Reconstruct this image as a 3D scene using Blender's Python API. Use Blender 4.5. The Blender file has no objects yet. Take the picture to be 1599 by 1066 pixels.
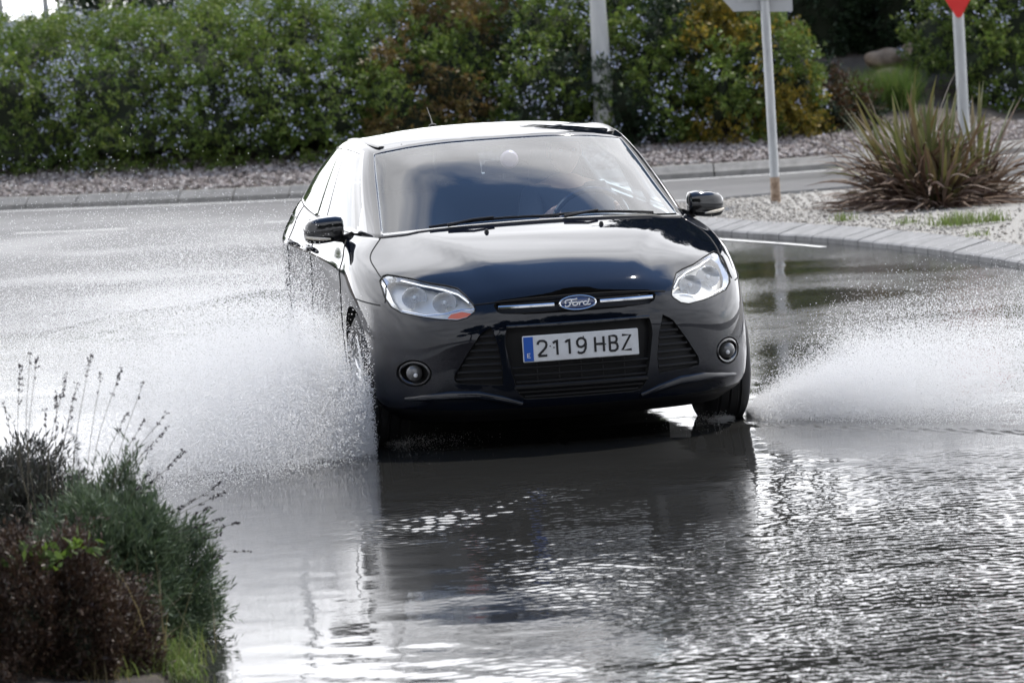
import bpy, bmesh, math, random
import numpy as np
from mathutils import Vector, Matrix
from mathutils.bvhtree import BVHTree

# ------------------------------------------------------------------ camera, sky, sun, exposure
scene = bpy.context.scene
COL = scene.collection
R = math.radians
CAM_H, CAM_P, CAM_R, CAM_F = 2.09, 0.0766, 0.0613, 7185.5
cam_d = bpy.data.cameras.new('camera')
cam = bpy.data.objects.new('camera', cam_d)
COL.objects.link(cam)
cam_d.sensor_width = 36.0
cam_d.lens = 36.0 * CAM_F / 1599.0
cam_d.clip_start = 0.5
cam_d.clip_end = 4000
cam.matrix_world = (Matrix.Translation((0, 0, CAM_H)) @ Matrix.Rotation(math.pi / 2 - CAM_P, 4, 'X')
                    @ Matrix.Rotation(-CAM_R, 4, 'Z'))
cam_d.dof.use_dof = True
cam_d.dof.focus_distance = 21.0
cam_d.dof.aperture_fstop = 7.1
scene.camera = cam

SUN_EL, SUN_AZ = R(58), R(35)          # behind the car, a little to the left
world = bpy.data.worlds.new('World')
scene.world = world
world.use_nodes = True
wn, wl = world.node_tree.nodes, world.node_tree.links
wn.clear()
w_out = wn.new('ShaderNodeOutputWorld')
w_bg = wn.new('ShaderNodeBackground')
w_bg.inputs['Strength'].default_value = 0.10
w_sky = wn.new('ShaderNodeTexSky')
w_sky.sky_type = 'NISHITA'
w_sky.sun_disc = False
w_sky.sun_elevation = SUN_EL
w_sky.sun_rotation = SUN_AZ
w_sky.dust_density = 0.05
w_sky.ozone_density = 4.0
# broken cloud: bright banks low down, thin overhead
w_geo = wn.new('ShaderNodeTexCoord')
w_sep = wn.new('ShaderNodeSeparateXYZ')
wl.new(w_geo.outputs['Generated'], w_sep.inputs[0])
w_map = wn.new('ShaderNodeMapping')
w_map.inputs['Scale'].default_value = (1.0, 1.0, 2.6)
w_map.inputs['Location'].default_value = (0.35, 0.2, 0.0)
wl.new(w_geo.outputs['Generated'], w_map.inputs[0])
w_noise = wn.new('ShaderNodeTexNoise')
w_noise.inputs['Scale'].default_value = 2.3
w_noise.inputs['Detail'].default_value = 7
w_noise.inputs['Roughness'].default_value = 0.55
wl.new(w_map.outputs[0], w_noise.inputs['Vector'])
w_low = wn.new('ShaderNodeMapRange')      # low sky is mostly cloud
w_low.inputs['From Min'].default_value = 0.645
w_low.inputs['From Max'].default_value = 0.77
w_low.inputs['To Min'].default_value = 0.34
w_low.inputs['To Max'].default_value = -0.20
w_low.interpolation_type = 'LINEAR'
wl.new(w_sep.outputs['Z'], w_low.inputs['Value'])
w_add = wn.new('ShaderNodeMath')
w_add.operation = 'ADD'
wl.new(w_noise.outputs['Fac'], w_add.inputs[0])
wl.new(w_low.outputs[0], w_add.inputs[1])
w_fac = wn.new('ShaderNodeMapRange')
w_fac.inputs['From Min'].default_value = 0.46
w_fac.inputs['From Max'].default_value = 0.74
wl.new(w_add.outputs[0], w_fac.inputs['Value'])
w_mix = wn.new('ShaderNodeMix')
w_mix.data_type = 'RGBA'
wl.new(w_fac.outputs[0], w_mix.inputs['Factor'])
wl.new(w_sky.outputs[0], w_mix.inputs[6])
# cloud lit from behind: white towards the sun, slate grey away from it
w_dir = wn.new('ShaderNodeMapRange')
w_dir.inputs['From Min'].default_value = -0.3
w_dir.inputs['From Max'].default_value = 0.85
wl.new(w_sep.outputs['Y'], w_dir.inputs['Value'])
w_cl = wn.new('ShaderNodeMix')
w_cl.data_type = 'RGBA'
wl.new(w_dir.outputs[0], w_cl.inputs['Factor'])
w_cl.inputs[6].default_value = (5.6, 5.8, 6.2, 1)
w_cl.inputs[7].default_value = (14.0, 14.1, 14.6, 1)
w_tex = wn.new('ShaderNodeMix')           # soft grey undersides
w_tex.data_type = 'RGBA'
w_tex.blend_type = 'MULTIPLY'
w_tex.inputs['Factor'].default_value = 1.0
w_n2 = wn.new('ShaderNodeTexNoise')
w_n2.inputs['Scale'].default_value = 4.5
w_n2.inputs['Detail'].default_value = 5
wl.new(w_map.outputs[0], w_n2.inputs['Vector'])
w_r2 = wn.new('ShaderNodeMapRange')
w_r2.inputs['From Min'].default_value = 0.35
w_r2.inputs['From Max'].default_value = 0.62
w_r2.inputs['To Min'].default_value = 0.78
w_r2.inputs['To Max'].default_value = 1.05
wl.new(w_n2.outputs['Fac'], w_r2.inputs['Value'])
wl.new(w_cl.outputs[2], w_tex.inputs[6])
wl.new(w_r2.outputs[0], w_tex.inputs[7])
wl.new(w_tex.outputs[2], w_mix.inputs[7])
wl.new(w_mix.outputs[2], w_bg.inputs['Color'])
wl.new(w_bg.outputs[0], w_out.inputs['Surface'])

sun_d = bpy.data.lights.new('sun', 'SUN')
sun_d.energy = 2.2
sun_d.angle = R(1.0)
sun_d.color = (1.0, 0.95, 0.87)
sun = bpy.data.objects.new('sun', sun_d)
COL.objects.link(sun)
sun_dir = Vector((math.sin(SUN_AZ) * math.cos(SUN_EL), math.cos(SUN_AZ) * math.cos(SUN_EL), math.sin(SUN_EL)))
sun.rotation_euler = sun_dir.to_track_quat('Z', 'Y').to_euler()
sun.location = sun_dir * 60

vs = scene.view_settings
vs.view_transform = 'Standard'
vs.look = 'None'
vs.exposure = 1.25
vs.gamma = 1.0
vs.use_curve_mapping = False
scene.cycles.use_denoising = True
scene.cycles.max_bounces = 20
scene.cycles.diffuse_bounces = 18
scene.cycles.transmission_bounces = 12
scene.cycles.transparent_max_bounces = 16
scene.cycles.caustics_reflective = False
scene.cycles.caustics_refractive = False

# ------------------------------------------------------------------ helpers
rng = np.random.default_rng(7)
random.seed(7)


def inp(n, key, val):
    if key in n.inputs:
        n.inputs[key].default_value = val


def mat(name, col=(0.5, 0.5, 0.5), rough=0.5, metal=0.0, coat=0.0, spec=0.5, ior=None, trans=0.0):
    m = bpy.data.materials.new(name)
    m.use_nodes = True
    b = m.node_tree.nodes['Principled BSDF']
    inp(b, 'Base Color', (*col, 1))
    inp(b, 'Roughness', rough)
    inp(b, 'Metallic', metal)
    inp(b, 'Coat Weight', coat)
    inp(b, 'Coat Roughness', 0.02)
    inp(b, 'Specular IOR Level', spec)
    inp(b, 'Transmission Weight', trans)
    if ior:
        inp(b, 'IOR', ior)
    return m


def bsdf(m):
    return m.node_tree.nodes['Principled BSDF']


def node(m, kind, **kw):
    n = m.node_tree.nodes.new(kind)
    for k, v in kw.items():
        if hasattr(n, k):
            setattr(n, k, v)
        else:
            n.inputs[k.replace('_', ' ')].default_value = v
    return n


def link(m, a, b):
    m.node_tree.links.new(a, b)


def noise_col(m, scale, c0, c1, lo=0.35, hi=0.65, detail=6, rough=0.6, coord='Object', stretch=None):
    """base colour between two colours by a noise"""
    tc = node(m, 'ShaderNodeTexCoord')
    src = tc.outputs[coord]
    if stretch:
        mp = node(m, 'ShaderNodeMapping')
        mp.inputs['Scale'].default_value = stretch
        link(m, src, mp.inputs[0])
        src = mp.outputs[0]
    nz = node(m, 'ShaderNodeTexNoise')
    nz.inputs['Scale'].default_value = scale
    nz.inputs['Detail'].default_value = detail
    nz.inputs['Roughness'].default_value = rough
    link(m, src, nz.inputs['Vector'])
    rp = node(m, 'ShaderNodeValToRGB')
    rp.color_ramp.elements[0].position = lo
    rp.color_ramp.elements[0].color = (*c0, 1)
    rp.color_ramp.elements[1].position = hi
    rp.color_ramp.elements[1].color = (*c1, 1)
    link(m, nz.outputs['Fac'], rp.inputs[0])
    link(m, rp.outputs[0], bsdf(m).inputs['Base Color'])
    return nz, rp, src


def bump(m, height_socket, strength, dist):
    b = node(m, 'ShaderNodeBump')
    b.inputs['Strength'].default_value = strength
    b.inputs['Distance'].default_value = dist
    link(m, height_socket, b.inputs['Height'])
    link(m, b.outputs[0], bsdf(m).inputs['Normal'])
    return b


def mesh_obj(name, verts, faces, m=None, parent=None, smooth=True, loc=None):
    me = bpy.data.meshes.new(name)
    me.from_pydata([tuple(map(float, v)) for v in verts], [], [tuple(map(int, f)) for f in faces])
    if m is not None:
        for mm in (m if isinstance(m, (list, tuple)) else [m]):
            me.materials.append(mm)
    if smooth:
        me.polygons.foreach_set('use_smooth', [True] * len(me.polygons))
    me.update()
    o = bpy.data.objects.new(name, me)
    COL.objects.link(o)
    if parent:
        o.parent = parent
    if loc is not None:
        o.location = loc
    return o


def soup_obj(name, V, Fi, m, parent=None, mat_idx=None, smooth=False):
    """big mesh of equal polygons: V (n,3), Fi (k,3|4)"""
    V = np.asarray(V, np.float32)
    Fi = np.asarray(Fi, np.int32)
    k, s = Fi.shape
    me = bpy.data.meshes.new(name)
    me.vertices.add(len(V))
    me.vertices.foreach_set('co', V.ravel())
    me.loops.add(k * s)
    me.loops.foreach_set('vertex_index', Fi.ravel())
    me.polygons.add(k)
    me.polygons.foreach_set('loop_start', np.arange(0, k * s, s, dtype=np.int32))
    for mm in (m if isinstance(m, (list, tuple)) else [m]):
        me.materials.append(mm)
    if mat_idx is not None:
        me.polygons.foreach_set('material_index', np.asarray(mat_idx, np.int32))
    if smooth:
        me.polygons.foreach_set('use_smooth', np.ones(k, bool))
    me.update(calc_edges=True)
    me.validate()
    o = bpy.data.objects.new(name, me)
    COL.objects.link(o)
    if parent:
        o.parent = parent
    return o


def empty(name, loc=(0, 0, 0), rz=0.0):
    o = bpy.data.objects.new(name, None)
    o.location = loc
    o.rotation_euler = (0, 0, rz)
    o.empty_display_size = 0.2
    COL.objects.link(o)
    return o


def tag(o, label=None, cat=None, group=None, kind=None):
    if label:
        o['label'] = label
    if cat:
        o['category'] = cat
    if group:
        o['group'] = group
    if kind:
        o['kind'] = kind
    return o


class MB:
    """collects shapes into one mesh"""
    def __init__(self):
        self.v, self.f, self.mi = [], [], []

    def add(self, v, f, mi=0):
        o = len(self.v)
        self.v += [tuple(p) for p in v]
        self.f += [tuple(i + o for i in q) for q in f]
        self.mi += [mi] * len(f)
        return self

    def box(self, c, s, rot=None, mi=0, taper=1.0):
        sx, sy, sz = s[0] / 2, s[1] / 2, s[2] / 2
        pts = [Vector((x * sx * (taper if z > 0 else 1), y * sy * (taper if z > 0 else 1), z * sz)) for z in (-1, 1) for y in (-1, 1) for x in (-1, 1)]
        if rot is not None:
            pts = [rot @ p for p in pts]
        pts = [p + Vector(c) for p in pts]
        return self.add(pts, [(0, 2, 3, 1), (4, 5, 7, 6), (0, 1, 5, 4), (2, 6, 7, 3), (0, 4, 6, 2), (1, 3, 7, 5)], mi)

    def tube(self, pts, rad, n=8, closed=False, mi=0, cap=True, flat=1.0, up=None):
        pts = [Vector(p) for p in pts]
        k = len(pts)
        rs = rad if hasattr(rad, '__len__') else [rad] * k
        vs, fs = [], []
        prev = None
        for i in range(k):
            a = pts[(i - 1) % k] if (closed or i > 0) else pts[i]
            b = pts[(i + 1) % k] if (closed or i < k - 1) else pts[i]
            t = (b - a).normalized()
            if prev is None:
                ref = Vector(up) if up is not None else (Vector((0, 0, 1)) if abs(t.z) < 0.9 else Vector((1, 0, 0)))
                u = t.cross(ref).normalized()
            else:
                u = (prev - t * prev.dot(t)).normalized()
            w = t.cross(u)
            prev = u
            for j in range(n):
                an = 2 * math.pi * j / n
                vs.append(pts[i] + u * (math.cos(an) * rs[i]) + w * (math.sin(an) * rs[i] * flat))
        m = k if closed else k - 1
        for i in range(m):
            for j in range(n):
                i2 = (i + 1) % k
                fs.append((i * n + j, i * n + (j + 1) % n, i2 * n + (j + 1) % n, i2 * n + j))
        if cap and not closed:
            fs.append(tuple(range(n - 1, -1, -1)))
            fs.append(tuple((k - 1) * n + j for j in range(n)))
        return self.add(vs, fs, mi)

    def lathe(self, prof, c=(0, 0, 0), axis='Z', n=24, mi=0, sx=1.0, sy=1.0):
        """prof: (radius, height) list"""
        vs, fs = [], []
        for r, h in prof:
            for j in range(n):
                an = 2 * math.pi * j / n
                x, y, z = r * math.cos(an) * sx, r * math.sin(an) * sy, h
                p = {'Z': (x, y, z), 'Y': (x, z, y), 'X': (z, x, y)}[axis]
                vs.append((p[0] + c[0], p[1] + c[1], p[2] + c[2]))
        for i in range(len(prof) - 1):
            for j in range(n):
                fs.append((i * n + j, i * n + (j + 1) % n, (i + 1) * n + (j + 1) % n, (i + 1) * n + j))
        return self.add(vs, fs, mi)

    def prism(self, poly, d0, d1, plane='XZ', mi=0):
        """extrude a 2-D outline; plane XZ extrudes along Y"""
        n = len(poly)
        def p3(p, d):
            return {'XZ': (p[0], d, p[1]), 'XY': (p[0], p[1], d), 'YZ': (d, p[0], p[1])}[plane]
        vs = [p3(p, d0) for p in poly] + [p3(p, d1) for p in poly]
        fs = [tuple(range(n)), tuple(range(2 * n - 1, n - 1, -1))]
        fs += [(i, n + i, n + (i + 1) % n, (i + 1) % n) for i in range(n)]
        return self.add(vs, fs, mi)

    def build(self, name, m, parent=None, smooth=True, bevel=None, loc=None, fix=True, angle=40, sub=0):
        me = bpy.data.meshes.new(name)
        me.from_pydata([tuple(map(float, p)) for p in self.v], [], self.f)
        for mm in (m if isinstance(m, (list, tuple)) else [m]):
            me.materials.append(mm)
        me.polygons.foreach_set('material_index', self.mi)
        bm = bmesh.new()
        bm.from_mesh(me)
        if fix:
            bmesh.ops.recalc_face_normals(bm, faces=bm.faces)
        if bevel:
            es = [e for e in bm.edges if len(e.link_faces) == 2 and e.calc_face_angle(0) > 0.6]
            bmesh.ops.bevel(bm, geom=es, offset=bevel, segments=2, affect='EDGES', clamp_overlap=True)
        for f in bm.faces:
            f.smooth = smooth
        if smooth:
            for e in bm.edges:
                if len(e.link_faces) == 2 and e.calc_face_angle(0) > R(angle):
                    e.smooth = False
        bm.to_mesh(me)
        bm.free()
        o = bpy.data.objects.new(name, me)
        COL.objects.link(o)
        if parent:
            o.parent = parent
        if loc is not None:
            o.location = loc
        if sub:
            md = o.modifiers.new('subdivision', 'SUBSURF')
            md.levels = md.render_levels = sub
        return o


def crom(P, n, sym=False, closed=False):
    """Catmull-Rom through P (k,d) -> ((k-1)*n+1, d)"""
    P = np.asarray(P, float)
    if sym:
        a = P[1].copy(); a[0] *= -1
        b = P[-2].copy(); b[0] *= -1
    else:
        a = 2 * P[0] - P[1]
        b = 2 * P[-1] - P[-2]
    Q = np.concatenate([a[None], P, b[None]])
    out = []
    for i in range(len(P) - 1):
        p0, p1, p2, p3 = Q[i], Q[i + 1], Q[i + 2], Q[i + 3]
        for t in np.arange(n) / n:
            out.append(0.5 * (2 * p1 + (p2 - p0) * t + (2 * p0 - 5 * p1 + 4 * p2 - p3) * t * t + (3 * p1 - p0 - 3 * p2 + p3) * t ** 3))
    out.append(P[-1])
    return np.array(out)


def smoothstep(a, b, x):
    t = np.clip((x - a) / (b - a), 0, 1)
    return t * t * (3 - 2 * t)
# ------------------------------------------------------------------ the car
# car frame: x = across (positive = the driver's side), a = metres behind the front bumper, z = up
CAR_A0 = 2.18
CAR_YAW, CAR_X, CAR_D = 0.155, 0.304, 20.5137
cy, sy_ = math.cos(CAR_YAW), math.sin(CAR_YAW)
CAR_LOC = (CAR_X - CAR_A0 * sy_, CAR_D + CAR_A0 * cy, 0.0)


def L2C(p):
    """(l, a, z) -> coordinates in the car's own frame"""
    p = np.asarray(p, float)
    q = p.copy()
    q[..., 1] -= CAR_A0
    return q


M_paint = mat('car_paint', (0.0035, 0.005, 0.010), rough=0.45, coat=1.0, spec=0.0)
inp(bsdf(M_paint), 'Coat IOR', 1.47)
nz = node(M_paint, 'ShaderNodeTexNoise')
nz.inputs['Scale'].default_value = 3.2
nz.inputs['Detail'].default_value = 2
bump(M_paint, nz.outputs['Fac'], 0.12, 0.004)
# thin road film: the lacquer is not equally clean everywhere
nz2 = node(M_paint, 'ShaderNodeTexNoise')
nz2.inputs['Scale'].default_value = 5.5
nz2.inputs['Detail'].default_value = 8
nz2.inputs['Roughness'].default_value = 0.7
tcp = node(M_paint, 'ShaderNodeTexCoord')
link(M_paint, tcp.outputs['Object'], nz2.inputs['Vector'])
cr_ = node(M_paint, 'ShaderNodeMapRange')
cr_.inputs['From Min'].default_value = .42
cr_.inputs['From Max'].default_value = .72
cr_.inputs['To Min'].default_value = .02
cr_.inputs['To Max'].default_value = .07
link(M_paint, nz2.outputs['Fac'], cr_.inputs['Value'])
link(M_paint, cr_.outputs[0], bsdf(M_paint).inputs['Coat Roughness'])
M_black = mat('black_plastic', (0.007, 0.007, 0.008), rough=0.5, spec=0.3)
M_gloss = mat('gloss_black', (0.006, 0.006, 0.007), rough=0.12, coat=0.6)
M_rubber = mat('rubber', (0.016, 0.016, 0.017), rough=0.7)
M_cavity = mat('dark_cavity', (0.006, 0.006, 0.006), rough=0.8)
M_chrome = mat('chrome', (0.82, 0.83, 0.85), rough=0.10, metal=1.0)
M_satin = mat('satin_chrome', (0.62, 0.64, 0.67), rough=0.22, metal=1.0)
M_alloy = mat('alloy', (0.42, 0.43, 0.44), rough=0.32, metal=0.9)
M_gap = mat('panel_gap', (0.004, 0.004, 0.004), rough=0.9)
M_seat = mat('seat_cloth', (0.035, 0.037, 0.042), rough=0.9)
M_dash = mat('dashboard_plastic', (0.022, 0.023, 0.026), rough=0.65)
M_lens = None


def glass_mat(name, tint, ior, refl=(1, 1, 1), film=0.0):
    m = bpy.data.materials.new(name)
    m.use_nodes = True
    m.node_tree.nodes.remove(bsdf(m))
    out = m.node_tree.nodes['Material Output']
    tr = node(m, 'ShaderNodeBsdfTransparent')
    tr.inputs['Color'].default_value = (*tint, 1)
    gl = node(m, 'ShaderNodeBsdfGlossy')
    gl.inputs['Roughness'].default_value = 0.015
    gl.inputs['Color'].default_value = (*refl, 1)
    fr = node(m, 'ShaderNodeFresnel')
    fr.inputs['IOR'].default_value = ior
    # the same glass whichever side it is seen from
    geo = node(m, 'ShaderNodeNewGeometry')
    sel = node(m, 'ShaderNodeMix')
    sel.data_type = 'FLOAT'
    sel.inputs[2].default_value = ior
    sel.inputs[3].default_value = 1.0 / ior
    link(m, geo.outputs['Backfacing'], sel.inputs[0])
    inv = node(m, 'ShaderNodeMath')
    inv.operation = 'MAXIMUM'
    link(m, sel.outputs[0], inv.inputs[0])
    inv.inputs[1].default_value = 0.0
    link(m, sel.outputs[0], fr.inputs['IOR'])
    mx = node(m, 'ShaderNodeMixShader')
    link(m, fr.outputs[0], mx.inputs[0])
    link(m, tr.outputs[0], mx.inputs[1])
    link(m, gl.outputs[0], mx.inputs[2])
    surf = mx.outputs[0]
    if film:                                  # thin film of road grime on the pane
        df = node(m, 'ShaderNodeBsdfDiffuse')
        df.inputs['Color'].default_value = (0.5, 0.52, 0.55, 1)
        m2 = node(m, 'ShaderNodeMixShader')
        m2.inputs[0].default_value = film
        link(m, surf, m2.inputs[1])
        link(m, df.outputs[0], m2.inputs[2])
        surf = m2.outputs[0]
    link(m, surf, out.inputs['Surface'])
    return m


M_wind = glass_mat('windscreen_glass', (0.78, 0.88, 0.96), 1.50, film=0.002)
M_side = glass_mat('side_glass', (0.55, 0.60, 0.60), 1.7)
M_lens = glass_mat('lamp_lens', (0.93, 0.94, 0.95), 1.42, film=0.02)

# --- lower body: control points (l, a, z), rings from the belly up to the window line
BODY = np.array([
 # 0 belly
 [(0,.12,.155),(.25,.14,.155),(.46,.20,.155),(.62,.32,.155),(.72,.50,.155),(.78,.75,.155),(.80,1.0,.155),(.81,1.35,.155),(.815,1.9,.155),(.815,2.5,.155),(.81,3.1,.16),(.80,3.5,.17),(.78,3.85,.19),(.72,4.08,.20),(.58,4.2,.21),(.3,4.26,.21),(0,4.27,.21)],
 # 1 chin
 [(0,.035,.215),(.25,.05,.215),(.47,.12,.215),(.675,.245,.22),(.810,.45,.225),(.866,.71,.23),(.86,1.0,.235),(.862,1.35,.235),(.862,1.9,.235),(.862,2.5,.235),(.862,3.1,.245),(.86,3.5,.27),(.84,3.85,.29),(.78,4.12,.31),(.63,4.26,.32),(.32,4.33,.32),(0,4.34,.32)],
 # 2 low bumper
 [(0,.0,.31),(.25,.015,.31),(.48,.085,.31),(.695,.222,.31),(.835,.44,.32),(.892,.70,.33),(.893,1.0,.33),(.888,1.35,.33),(.885,1.9,.33),(.885,2.5,.33),(.89,3.1,.34),(.893,3.5,.36),(.875,3.85,.38),(.82,4.13,.40),(.67,4.28,.41),(.34,4.35,.41),(0,4.36,.41)],
 # 3 plate height
 [(0,-.004,.48),(.26,.008,.48),(.49,.08,.475),(.70,.22,.475),(.838,.44,.48),(.896,.70,.49),(.910,1.0,.50),(.900,1.35,.50),(.892,1.9,.50),(.893,2.5,.50),(.902,3.1,.51),(.910,3.5,.52),(.895,3.85,.54),(.84,4.14,.55),(.69,4.29,.56),(.35,4.36,.56),(0,4.37,.56)],
 # 4 bumper shelf
 [(0,.0,.60),(.26,.012,.60),(.48,.083,.59),(.685,.225,.585),(.828,.445,.60),(.892,.70,.615),(.912,1.0,.63),(.902,1.35,.63),(.890,1.9,.63),(.892,2.5,.63),(.903,3.1,.64),(.912,3.5,.65),(.897,3.85,.67),(.84,4.13,.68),(.69,4.27,.69),(.35,4.335,.69),(0,4.345,.69)],
 # 5 bonnet lip
 [(0,.04,.705),(.25,.054,.70),(.45,.118,.685),(.655,.27,.675),(.805,.475,.70),(.880,.71,.715),(.908,1.0,.73),(.900,1.35,.73),(.885,1.9,.73),(.888,2.5,.74),(.900,3.1,.76),(.910,3.5,.78),(.893,3.85,.80),(.83,4.1,.82),(.68,4.22,.83),(.34,4.275,.83),(0,4.285,.83)],
 # 6
 [(0,.12,.775),(.25,.135,.77),(.45,.20,.752),(.64,.355,.745),(.785,.58,.775),(.862,.78,.79),(.895,1.03,.81),(.890,1.37,.81),(.878,1.9,.815),(.882,2.5,.83),(.892,3.1,.85),(.897,3.5,.87),(.875,3.85,.89),(.81,4.08,.90),(.66,4.18,.91),(.33,4.235,.91),(0,4.245,.91)],
 # 7
 [(0,.32,.855),(.25,.335,.85),(.46,.385,.838),(.645,.50,.822),(.798,.745,.828),(.845,.91,.848),(.872,1.1,.865),(.872,1.40,.87),(.866,1.9,.875),(.870,2.5,.89),(.875,3.1,.91),(.872,3.5,.93),(.845,3.85,.95),(.78,4.06,.96),(.63,4.15,.965),(.32,4.205,.97),(0,4.215,.97)],
 # 8
 [(0,.65,.938),(.26,.665,.933),(.47,.70,.922),(.648,.815,.905),(.795,.985,.886),(.826,1.12,.902),(.840,1.25,.918),(.848,1.50,.925),(.848,1.95,.932),(.852,2.5,.948),(.853,3.1,.97),(.843,3.5,.99),(.81,3.85,1.01),(.74,4.05,1.02),(.59,4.13,1.025),(.31,4.18,1.03),(0,4.19,1.03)],
 # 9 window line
 [(0,.93,.985),(.26,.945,.982),(.47,.985,.975),(.63,1.07,.966),(.718,1.16,.960),(.762,1.30,.962),(.790,1.45,.963),(.808,1.62,.965),(.824,2.0,.975),(.830,2.5,.992),(.828,3.05,1.013),(.812,3.5,1.035),(.775,3.85,1.055),(.70,4.03,1.065),(.55,4.10,1.07),(.3,4.15,1.075),(0,4.16,1.075)],
], float)
NS = 6


def tensor(G, nr, nc):
    rows = np.array([crom(r_, nc, sym=True) for r_ in G])              # along the ring
    out = np.stack([crom(rows[:, j], nr) for j in range(rows.shape[1])], 1)
    return out


def crown_bonnet(S):
    """two soft creases that run up the bonnet"""
    l, a, z = S[..., 0], S[..., 1], S[..., 2]
    w = smoothstep(.05, .35, a) * smoothstep(1.25, .9, a) * smoothstep(.70, .8, z)
    cr = .36 + .24 * smoothstep(.1, 1.1, a)
    S[..., 2] += w * .012 * smoothstep(cr + .035, cr - .05, np.abs(l))
    # shoulder crease along the doors
    w2 = smoothstep(1.0, 1.6, a) * smoothstep(4.1, 3.7, a)
    zc = .80 + .05 * (a - 1.2) / 2.6
    S[..., 0] += w2 * .010 * np.exp(-((z - zc) / .035) ** 2)
    return S


SB = crown_bonnet(tensor(BODY, NS, NS))
NRB, NCB = SB.shape[:2]


def body_solid():
    """closed body mesh of both halves; material = region"""
    vid, V = {}, []

    def vert(r_, c_, side):
        if c_ in (0, NCB - 1):
            side = 1
        key = (r_, c_, side)
        if key not in vid:
            vid[key] = len(V)
            p = SB[r_, c_].copy()
            if c_ in (0, NCB - 1):
                p[0] = 0
            p[0] *= side
            V.append(p)
        return vid[key]
    Fs, mi = [], []
    for s in (1, -1):
        for r_ in range(NRB - 1):
            for c_ in range(NCB - 1):
                q = [vert(r_, c_, s), vert(r_, c_ + 1, s), vert(r_ + 1, c_ + 1, s), vert(r_ + 1, c_, s)]
                if s < 0:
                    q.reverse()
                u, w = (c_ + .5) / NS, (r_ + .5) / NS
                k = 0
                if w > 5 and u < 4:
                    k = 1                                          # bonnet
                elif w > 1.35 and 7 < u < 9.2:
                    k = 2 if s > 0 else 3                          # front doors
                elif w > 1.35 and 9.2 <= u < 10.85:
                    k = 4 if s > 0 else 5                          # rear doors
                elif w < 1.0:
                    k = 7
                Fs.append(q)
                mi.append(k)
    for r_ in (0, NRB - 1):
        for c_ in range(NCB - 1):
            q = [vert(r_, c_, 1), vert(r_, c_, -1), vert(r_, c_ + 1, -1), vert(r_, c_ + 1, 1)]
            q = list(dict.fromkeys(q))
            if r_ > 0:
                q.reverse()
            if len(q) > 2:
                Fs.append(q)
                mi.append(7 if r_ == 0 else 0)
    return V, Fs, mi


_V, _F, _mi = body_solid()
BODY_BVH = BVHTree.FromPolygons([Vector(p) for p in _V], _F)


def on_body(l, z, off=0.0, a0=-1.0):
    """front surface point at (l, z), pushed off along the normal"""
    h = BODY_BVH.ray_cast(Vector((l, a0, z)), Vector((0, 1, 0)))
    if h[0] is None:
        q = BODY_BVH.find_nearest(Vector((l, .3, z)))
        h = q
    n = h[1].normalized()
    if n.y > 0:
        n = -n
    return h[0] + n * off, n


def patch_on_body(outline, off, rings=5, back=None, center=None, steps=40):
    """disc-like patch inside an (l, z) outline on the nose; with `back` a closed plug for a pocket"""
    o = np.array(outline, float)
    d = np.r_[0, np.cumsum(np.linalg.norm(np.diff(np.r_[o, o[:1]], axis=0), axis=1))]
    t = np.linspace(0, d[-1], steps, endpoint=False)
    oo = np.r_[o, o[:1]]
    o2 = np.stack([np.interp(t, d, oo[:, 0]), np.interp(t, d, oo[:, 1])], 1)
    c = o2.mean(0) if center is None else np.array(center)
    Vp, Vb, Fp = [], [], []
    for k in range(rings):
        s = 1 - k / rings
        for p in o2:
            q = c + (p - c) * s
            hit, n = on_body(q[0], q[1])
            Vp.append(hit + n * off)
            if back is not None:
                Vb.append(hit + n * back)
    hit, n = on_body(c[0], c[1])
    Vp.append(hit + n * off)
    if back is not None:
        Vb.append(hit + n * back)
    N = steps
    for k in range(rings - 1):
        for j in range(N):
            Fp.append((k * N + j, k * N + (j + 1) % N, (k + 1) * N + (j + 1) % N, (k + 1) * N + j))
    for j in range(N):
        Fp.append(((rings - 1) * N + j, (rings - 1) * N + (j + 1) % N, rings * N))
    if back is None:
        return Vp, Fp
    nV = len(Vp)
    Fb = [tuple(i + nV for i in reversed(f)) for f in Fp]
    Fsd = [(j, nV + j, nV + (j + 1) % N, (j + 1) % N) for j in range(N)]
    return Vp + Vb, Fp + Fb + Fsd


def smooth_outline(pts, n=6):
    P = np.array(pts, float)
    Q = np.concatenate([P[-2:], P, P[:3]])
    out = []
    for i in range(1, len(P) + 1):
        p0, p1, p2, p3 = Q[i], Q[i + 1], Q[i + 2], Q[i + 3]
        for t in np.arange(n) / n:
            out.append(0.5 * (2 * p1 + (p2 - p0) * t + (2 * p0 - 5 * p1 + 4 * p2 - p3) * t * t + (3 * p1 - p0 - 3 * p2 + p3) * t ** 3))
    return np.array(out)


def mirror(o):
    return [(-p[0], p[1]) for p in o][::-1]


def both(half):
    """outline symmetric about the centre line from its right half (starts and ends at l = 0)"""
    return list(half) + [(-p[0], p[1]) for p in half[-2:0:-1]]


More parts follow.
